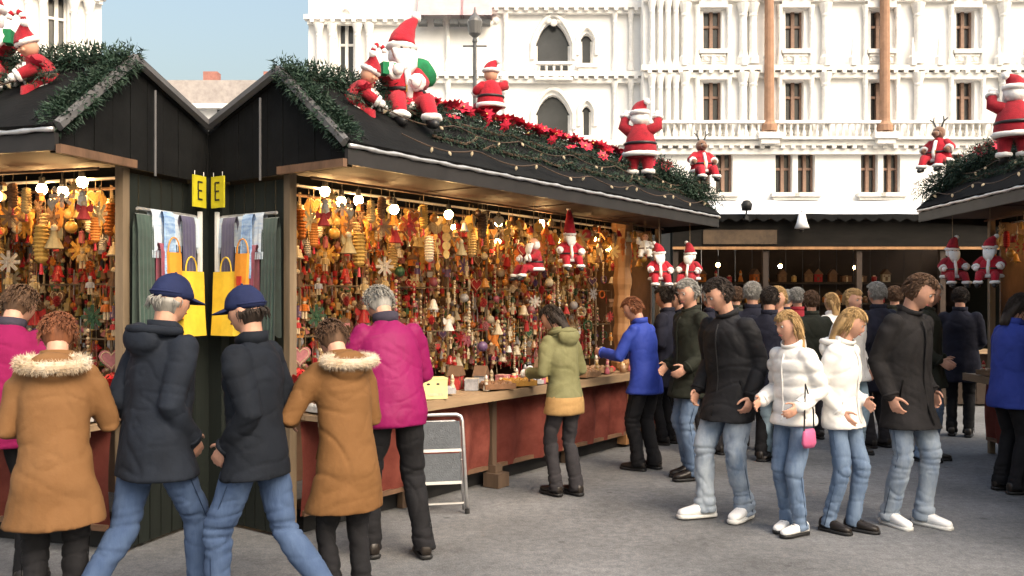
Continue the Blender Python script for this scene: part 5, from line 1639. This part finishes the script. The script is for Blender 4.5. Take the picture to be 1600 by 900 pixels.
    # --- coat
    c = MB(); g = girth
    fm = .93 if female else 1.0
    def S(d, a, bb, off=0):
        f_ = fm if d > .05 else 1.06; rr_, ff_ = (rt, fw) if d > 0 else (Vector((1, 0, 0)), Vector((0, 1, 0)))
        return (sp(d) + fw * off * k if d > 0 else sp(d) + Vector((0, off * k, 0)), rr_ * a * k * max(g, .95) * f_, ff_ * bb * k * max(g, .95))
    secs = [S(hem, .198 * hem_w, .165 * hem_w)]
    if hem < -.25: secs.append(S(hem * .6, .19 * (1 + .7 * (hem_w - 1)), .142 * (1 + .6 * (hem_w - 1))))
    secs += [S(hem * .25 - .01, .194, .15), S(.10, .182 if female else .190, .132), S(.24, .186 if female else .198, .134), S(.36, .200, .138), S(.44, .192, .125), S(.495, .15, .098, -.005), S(.535, .095, .080, -.004), S(.565, .072, .070, -.002)]
    c.ell(secs, 24)
    for i in (0, 1):
        s_, e, w = sh[i], elb[i], wri[i]
        r = [.074, .070, .063, .060, .057, .053, .051]
        c.tube([s_ - (rt if i else -rt) * .03 * k - up * .01 * k, s_.lerp(e, .25), s_.lerp(e, .65), e, e.lerp(w, .35), e.lerp(w, .7), e.lerp(w, .985)], [q * k * sleeve * (.6 + .4 * g) for q in r], 14, rounded=True)
        c.sphere(s_ - (rt if i else -rt) * .02 * k - up * .004 * k, .072 * k * (.6 + .4 * g), 12, 8)
    if hood == 'plain' or hood == 'fur':
        hc = sp(.50) - fw * .125 * k
        c.sphere(hc, (.12 * k, .06 * k, .085 * k), 16, 10)
    me = remeshed(c, vox, 5, None, 'jacket')
    wf2 = wrinkle(wr, seed, 4.5, 1.2, puff)
    displace(me, wf2); finish(me, coat_m)
    jk = link('jacket', me, root)
    if band:       # lower part of the jacket in another cloth
        me.materials.append(band[0]); zc = band[1] * k
        mi = np.zeros(len(me.polygons), int); cz = np.empty(len(me.polygons) * 3); me.polygons.foreach_get('center', cz); cz = cz.reshape(-1, 3)
        tx = np.hypot(cz[:, 0], cz[:, 1])
        mi[(cz[:, 2] < zc)] = 1; me.polygons.foreach_set('material_index', mi)
    # collar
    q = MB(); rr = []
    for a in np.linspace(0, 2 * math.pi, 26, endpoint=False):
        u = rt * math.cos(a) + fw * math.sin(a); gap = 1.0 + .10 * max(0, math.sin(a)) ** 4
        base = sp(.535); o1 = base + u * .080 * k * gap; o2 = base + u * .086 * k * gap + up * (.068 - .04 * max(0, math.sin(a))) * k; i2 = base + u * .076 * k * gap + up * (.068 - .04 * max(0, math.sin(a))) * k; i1 = base + u * .066 * k
        rr.append([o1, o2, i2, i1])
    rr.append(rr[0]); q.rings(rr, cap=False); q.build('collar', collar_m or coat_m, jk, True)
    # hem seam and front zip: raised bands
    def hoop(d, a, bb, th, name, m):
        cc, ra, fa = S(d, a, bb)
        MB().tube([cc + ra * math.cos(x) + fa * math.sin(x) for x in np.linspace(0, 2 * math.pi, 40)], th * k, 6).build(name, m, jk, True)
    zp = []
    for d, bb in ((hem + .04, .158 * hem_w), (hem * .25 - .01, .148), (.10, .134), (.24, .136), (.36, .140), (.44, .127), (.495, .098)):
        cc, ra, fa = S(d, .19, bb); zp.append(cc + fa * 1.0 + fw * .004)
    MB().tube(zp, .007 * k, 6).build('front_zip', trim or coat_m, jk, True)
    sm = seam_of(coat_m)
    for i in (0, 1):
        d_p = max(.02, hem * .3 + .06); x0 = (.18 if i else .82) * math.pi
        q0, q1 = S(d_p - .05, .196, .142), S(d_p + .07, .192, .136); x1_ = x0 + (.1 if i else -.1)
        MB().tube([q0[0] + (q0[1] * math.cos(x0) + q0[2] * math.sin(x0)) * 1.01, q1[0] + (q1[1] * math.cos(x1_) + q1[2] * math.sin(x1_)) * 1.01], .006 * k, 5).build('pocket_welt', sm, jk, True)
    for i in (0, 1):   # cuffs
        e, w = elb[i], wri[i]; d = (w - e).normalized(); cq = ring(MB(), (0, 0, 0), .048 * k * sleeve * (.6 + .4 * g), .012 * k, n=18); cq.xf(T(*(e.lerp(w, .97))) @ d.to_track_quat('Z', 'Y').to_matrix().to_4x4()); cq.build('cuff', trim or coat_m, jk, True)
    if hood == 'fur':   # fur trimmed hood lying on the back
        pts = []
        for a in np.linspace(-2.5, 2.5, 26):
            u = math.sin(a); v = math.cos(a)
            pts.append(sp(.535 - .06 * (v * .5 + .5) * 1.0) - fw * (.085 + .10 * (v * .5 + .5)) * k + rt * u * .15 * k + up * .02 * k)
        f = MB(); f.tube(pts, .030 * k, 10); hr2 = random.Random(seed)
        for _ in range(3600):
            i = hr2.randrange(len(pts) - 1); cpt = pts[i].lerp(pts[i + 1], hr2.random()); v = Vector((hr2.gauss(0, 1), hr2.gauss(0, 1), hr2.gauss(0, 1))).normalized()
            p = cpt + v * .025 * k; dd = (v + Vector((0, 0, -.4)) + Vector((hr2.gauss(0, .4), hr2.gauss(0, .4), hr2.gauss(0, .4)))).normalized() * hr2.uniform(.018, .036) * k; w_ = dd.orthogonal().normalized() * .0022
            f.add([p - w_, p + w_, p + dd], [(0, 1, 2)])
        f.build('fur_trim', hood_m, jk)
    if hood == 'plain':
        pts = [sp(.54) - fw * (.05 + .12 * math.cos(a)) * k + rt * math.sin(a) * .115 * k + up * .01 * k for a in np.linspace(-2.2, 2.2, 20)]
        MB().tube(pts, .024 * k, 8).build('hood_edge', coat_m, jk, True)
    return root, dict(sp=sp, fw=fw, rt=rt, up=up, k=k, HM=HM, wri=wri, elb=elb, sh=sh, P=P)
def displace_mb(mb, amp, fr, seed):
    mb.v = [tuple(Vector(p) * (1 + 0) + Vector((noise.noise(Vector(p) * fr), noise.noise(Vector(p) * fr + Vector((9, seed, 0))), noise.noise(Vector(p) * fr + Vector((0, 5, seed))))) * amp) for p in mb.v]
def wx(px, Y): return (px - 800) / FOC * Y

C_NAVY = cloth('slate_navy_jacket_cloth', (.007, .0095, .015), var=.3, scale=4)
C_CAP = cloth('blue_cap_cloth', (.012, .018, .060), var=.2)
C_TAN = cloth('tan_coat_cloth', (.128, .060, .020), rgb2=(.17, .084, .032), scale=3)
C_FUR = mat('cream_fur', (.36, .25, .14), rough=.95, var=.35, scale=14, rgb2=(.56, .48, .38), sheen=.3)
C_MAG = cloth('magenta_jacket_cloth', (.17, .004, .060), rgb2=(.22, .007, .085), scale=3, rough=.6)
C_DCOL = cloth('dark_collar_cloth', (.035, .03, .045))
C_OLIVE = cloth('olive_jacket_cloth', (.11, .105, .045), rgb2=(.20, .195, .10), scale=4)
C_OBAND = cloth('light_tan_band_cloth', (.36, .22, .09), var=.2)
C_BLUE = cloth('royal_blue_jacket_cloth', (.022, .044, .28), rgb2=(.034, .062, .35), scale=3, rough=.6)
C_BLK = cloth('black_jacket_cloth', (.012, .012, .014), var=.35, scale=4, rough=.7)
C_WHT = cloth('white_puffer_cloth', (.74, .73, .71), var=.08, scale=4, rough=.5)
C_WHT2 = cloth('white_wool_cloth', (.70, .67, .64), var=.12, scale=6)
C_DOL = cloth('dark_olive_coat_cloth', (.020, .022, .016), var=.35)
C_NVY2 = cloth('midnight_coat_cloth', (.012, .013, .024), var=.35)
C_SHIRT = cloth('white_shirt_cloth', (.60, .62, .62), var=.12)
C_RED = cloth('red_coat_cloth', (.26, .02, .03), var=.25)
C_LB = cloth('pale_blue_trouser_cloth', (.36, .48, .56), var=.2)
PPL = {}
pk = 'MAIN'
def add(key, px, Y, hd, **kw):
    PPL[key] = person(wx(px, Y), Y, R(hd), **kw)[0]; return PPL[key]

add('cap', 402, 4.40, 166, H=1.65, label='man in blue cap and slate jacket striding past the middle stall', girth=.98, lean=3, head=(6, 4, 0), feet=((-.09, .17, 0, .05), (.09, -.38, .07, -.05)),
    wrists=((.05, .10, -.455), (-.05, .10, -.455)), coat_m=C_NAVY, hem=-.15, hem_w=1.05, leg_m=M_JEAN, leg_w=1.08, hair='dark', hat='cap', hat_m=C_CAP, seed=2, vox=.0105, wr=.019)
add('tan', 545, 4.55, 128, H=1.52, label='person in long tan coat with cream fur hood bending towards the goods', girth=.94, female=True, lean=13, head=(34, -8, 0), feet=((-.085, .02, 0, .1), (.085, -.03, 0, -.1)),
    wrists=((-.04, .30, -.22), (.02, .30, -.22)), coat_m=C_TAN, hem=-.34, hem_w=1.2, leg_m=M_BLKT, hair='brown', hood='fur', hood_m=C_FUR, seed=3, vox=.0105, wr=.016, sleeve=1.0, elbow=((-.6, -.5, -.5), (.2, -.4, -.8)))
add('magenta', 617, 5.62, 118, H=1.74, label='person in magenta jacket leaning over the counter of the middle stall', girth=1.04, lean=17, head=(30, 8, 0), feet=((-.14, .06, 0, .15), (.16, -.10, 0, -.2)),
    wrists=((-.02, .34, -.20), (.02, .34, -.22)), coat_m=C_MAG, collar_m=C_DCOL, hem=-.12, leg_m=M_BLKT, leg_w=1.1, hair='grey', seed=4, vox=.0105, wr=.015)
add('olive', 884, 7.40, 128, H=1.56, label='person in olive jacket with light tan hem looking at the counter', girth=.92, female=True, lean=10, head=(24, 25, 0), feet=((-.09, .04, 0, 0), (.08, -.06, 0, 0)),
    wrists=((-.01, .28, -.26), (.02, .26, -.28)), coat_m=C_OLIVE, hem=-.20, hem_w=1.05, leg_m=M_CHAR, leg_w=1.05, hair='dark', style='long', hood='plain', seed=5, band=(C_OBAND, .915), wr=.016)
add('blue', 1010, 8.5, 140, H=1.62, label='person in royal blue jacket and black trousers at the far part of the counter', girth=1.0, female=True, lean=8, head=(22, 20, 0), feet=((-.10, .03, 0, .1), (.10, -.04, 0, -.1)),
    wrists=((-.02, .38, -.18), (.02, .34, -.22)), coat_m=C_BLUE, hem=-.17, hem_w=1.08, leg_m=M_BLKT, leg_w=1.18, hair='auburn', collar_m=C_BLUE, seed=6, wr=.014)
add('dark', 1143, 6.65, 216, H=1.76, label='man in black jacket, pale washed jeans and white sneakers walking with bowed head', girth=1.02, lean=5, head=(22, -22, 0), feet=((-.10, -.03, 0, .25), (.11, .16, 0, -.35)),
    wrists=((-.04, .06, -.50), (.05, .10, -.48)), curl=.55, coat_m=C_BLK, hem=-.22, hem_w=1.06, leg_m=M_JEANL, leg_w=1.16, shoes=M_WSHOE, sole=M_WSOLE, hair='dark', seed=7, vox=.0105, wr=.019, sleeve=1.02, shoe_big=1.08)
add('white', 1241, 6.2, 214, H=1.50, label='blond girl in white quilted jacket and jeans beside the man in black', girth=.92, female=True, lean=3, head=(8, -15, 0), feet=((-.085, .03, 0, -.1), (.085, -.03, 0, .2)),
    wrists=((-.02, .16, -.38), (.02, .18, -.36)), coat_m=C_WHT, hem=-.08, leg_m=M_JEAND, leg_w=1.06, shoes=M_WSHOE, sole=M_BLACK, hair='blond', style='long', seed=8, vox=.0105, wr=.014, puff=.012, sleeve=1.08)
add('behind', 1080, 8.1, 200, H=1.76, label='person with grey hair and dark olive coat standing behind the man in black', girth=1.05, head=(16, 15, 0), feet=((-.09, .03, 0, 0), (.09, -.04, 0, 0)),
    wrists=((.02, .14, -.42), (-.02, .14, -.42)), coat_m=C_DOL, hem=-.22, leg_m=M_JEAND, hair='grey', seed=9, vox=.014)
add('between', 1043, 10.0, 150, H=1.72, label='person in midnight blue coat between the blue jacket and the dark olive coat', girth=1.05, head=(14, 0, 0), feet=((-.09, .02, 0, 0), (.09, -.02, 0, 0)),
    wrists=((-.0, .24, -.34), (.0, .24, -.34)), coat_m=C_NVY2, hem=-.30, hem_w=1.1, leg_m=M_BLKT, hair='dark', seed=10, vox=.014)
add('coat', 1176, 9.6, 80, H=1.76, label='grey haired person in dark coat seen over the shoulder of the man in black', girth=1.1, head=(5, 0, 0), coat_m=C_NVY2, hem=-.34, hem_w=1.12, leg_m=M_CHAR, hair='grey', seed=11, vox=.015)
add('wool', 1216, 9.0, 235, H=1.70, label='person with fair hair, white coat and pale blue trousers farther down the lane', girth=1.0, female=True, head=(6, 0, 0), coat_m=C_WHT2, hem=-.16, leg_m=C_LB, hair='blond', seed=12, vox=.015)
add('red', 1246, 11.2, 100, H=1.72, label='person in dark red coat in front of the far stall', girth=1.05, coat_m=C_RED, hem=-.3, hem_w=1.1, leg_m=M_BLKT, hair='grey', seed=13, vox=.016)
add('far1', 1150, 11.8, 60, H=1.74, label='person in dark coat waiting at the left half of the far stall', girth=1.05, coat_m=C_DOL, hem=-.3, leg_m=M_CHAR, hair='brown', seed=14, vox=.016)
add('far2', 1300, 11.6, 120, H=1.66, label='person in white coat in front of the far stall', girth=1.0, female=True, coat_m=C_WHT2, hem=-.3, hem_w=1.1, leg_m=M_CHAR, hair='blond', style='long', seed=15, vox=.016)
# shirt tail of the man in black
dk = PPL['dark']
kk = 1.78 / 1.75
MB().ell([((0, .03, .705 * kk), (.178, 0, 0), (0, .145, 0)), ((0, .03, .76 * kk), (.17, 0, 0), (0, .135, 0))], 24).build('shirt_hem', C_SHIRT, dk, True)

def flip(px, Y, hd, side):
    """place of the neighbour who stands at the next stall as this one does here"""
    Mx, u = (ML, LU) if side == 'L' else (MR, RU)
    q = Mx @ Vector((wx(px, Y), Y, 0)); a = math.degrees(math.atan2(u.y, u.x))
    return q.x, q.y, R(2 * a - hd)
def near(key, px, Y, hd, side, **kw):
    x, y, h = flip(px, Y, hd, side); PPL[key] = person(x, y, h, **kw)[0]
C_NAVY3 = cloth('blue_grey_anorak_cloth', (.011, .015, .024), var=.3, scale=5)
C_TAN2 = cloth('camel_coat_cloth', (.145, .070, .026), rgb2=(.19, .098, .042), scale=4)
C_MAG2 = cloth('raspberry_jacket_cloth', (.165, .005, .050), rgb2=(.21, .008, .07), scale=3)
C_BLK2 = cloth('black_wool_coat_cloth', (.014, .013, .014), var=.35, scale=9)
C_BLU2 = cloth('cobalt_anorak_cloth', (.022, .038, .22), rgb2=(.035, .058, .29), scale=4)
near('cap_l', 408, 4.55, 160, 'L', H=1.72, label='man in blue cap and blue grey anorak striding past the left stall', girth=1.02, lean=6, head=(4, -6, 0), feet=((-.09, -.38, .06, .05), (.09, .20, 0, -.05)),
     wrists=((.05, .09, -.46), (-.05, .11, -.45)), coat_m=C_NAVY3, hem=-.17, hem_w=1.06, leg_m=M_JEAN, leg_w=1.05, hair='grey', hat='cap', hat_m=C_CAP, hood='plain', seed=22, vox=.0105, wr=.018)
near('tan_l', 545, 4.6, 110, 'L', H=1.54, label='person in camel coat with cream fur hood bending towards the left stall', girth=1.0, female=True, lean=10, head=(26, 10, 0), feet=((-.10, -.02, 0, .1), (.08, .05, 0, -.1)),
     wrists=((-.02, .26, -.26), (.02, .32, -.18)), coat_m=C_TAN2, hem=-.32, hem_w=1.24, leg_m=M_BLKT, hair='auburn', hood='fur', hood_m=C_FUR, seed=23, vox=.0105, wr=.016)
near('magenta_l', 614, 5.7, 125, 'L', H=1.70, label='person in raspberry jacket at the left edge leaning over the left stall counter', girth=1.02, lean=14, head=(24, -10, 0), feet=((-.12, -.06, 0, .1), (.13, .05, 0, -.1)),
     wrists=((-.02, .34, -.22), (.02, .30, -.26)), coat_m=C_MAG2, collar_m=C_DCOL, hem=-.14, leg_m=M_BLKT, hair='brown', seed=24, vox=.011, wr=.015)
near('white_r', 1234, 6.35, 190, 'R', H=1.53, label='fair haired girl in white hooded jacket and jeans, right one of the two in white', girth=.90, female=True, lean=2, head=(22, 24, 0), feet=((-.08, .06, 0, .1), (.08, -.07, 0, -.1)),
     wrists=((.08, .14, -.38), (-.02, .06, -.46)), coat_m=C_WHT, hem=-.12, leg_m=M_JEAND, leg_w=1.0, shoes=M_DSHOE, hair='blond', style='long', hood='plain', seed=28, vox=.011, wr=.015)
near('dark_r', 1141, 6.8, 202, 'R', H=1.77, label='man in black wool coat and pale jeans right of the two girls in white', girth=1.0, lean=3, head=(26, 22, 0), feet=((-.10, .07, 0, .1), (.10, -.06, 0, -.2)),
     wrists=((-.02, .06, -.48), (.03, .04, -.50)), curl=.5, coat_m=C_BLK2, hem=-.26, hem_w=1.15, leg_m=M_JEANL, leg_w=1.05, shoes=M_WSHOE, sole=M_WSOLE, hair='brown', seed=27, vox=.011, wr=.016)
near('blue_r', 1008, 8.5, 135, 'R', H=1.64, label='person in cobalt anorak at the counter of the right stall', girth=1.0, female=True, lean=6, head=(18, -10, 0), wrists=((-.02, .30, -.26), (.02, .36, -.2)), coat_m=C_BLU2, hem=-.2, hem_w=1.08, leg_m=M_BLKT, leg_w=1.1,
     hair='dark', style='long', seed=26, wr=.014)
def also(key, px, Y, hd, label, sc=1.0):
    """another passer-by of the same build and cut of coat"""
    o = PPL[key]; c = copy_tree(o, T(wx(px, Y), Y, 0) @ RZ(R(hd) - math.pi / 2) @ S3(sc, sc, sc)); c['label'] = label; return c
also('coat', 1112, 9.3, 120, 'dark coated person with grey hair between the dark olive coat and the man in black', .98)
also('between', 1062, 11.0, 190, 'person in midnight blue coat, farther one near the hanging red plush figures', .99)
also('far1', 1128, 10.6, 140, 'brown haired person in dark coat just left of the black jacket, seen small', .97)
also('between', 1202, 8.9, 60, 'dark haired person in midnight blue coat between the man in black and the white coat', .99)
also('coat', 1228, 12.3, 20, 'dark coated person far back under the white canopy, left of its middle', .97)
also('far1', 1268, 10.4, 95, 'brown haired person in dark coat right behind the blond girl in white', .96)
also('behind', 1446, 9.0, 330, 'grey haired person in dark olive coat right of the man in black wool')
also('between', 1500, 10.6, 60, 'person in midnight blue coat near the far end of the right stall')
also('coat', 1372, 9.8, 110, 'person in dark coat in the right half of the lane, back turned')
also('wool', 1330, 9.4, 300, 'person in white coat and pale blue trousers in the right half of the lane', .99)
also('far1', 1398, 11.5, 80, 'brown haired person in dark coat at the right half of the far stall')

def handbag():
    w = PPL['white']
    root = empty('handbag', w.matrix_basis @ T(-.20, .10, .62)); tag(root, 'small pink handbag with dark strap beside the girl in white', 'handbag')
    MB().ell([((0, 0, 0), (.018, 0, 0), (0, .05, 0)), ((0, 0, .03), (.028, 0, 0), (0, .07, 0)), ((0, 0, .10), (.022, 0, 0), (0, .062, 0)), ((0, 0, .125), (.010, 0, 0), (0, .052, 0))], 14).build('bag_body', cloth('pink_vinyl', (.55, .12, .25), rough=.4), root, True)
    MB().tube([(0, .05, .11), (.0, .045, .25), (.03, 0, .42), (.0, -.045, .25), (0, -.05, .11)], .006, 6).build('strap', M_BLACK, root)
handbag()
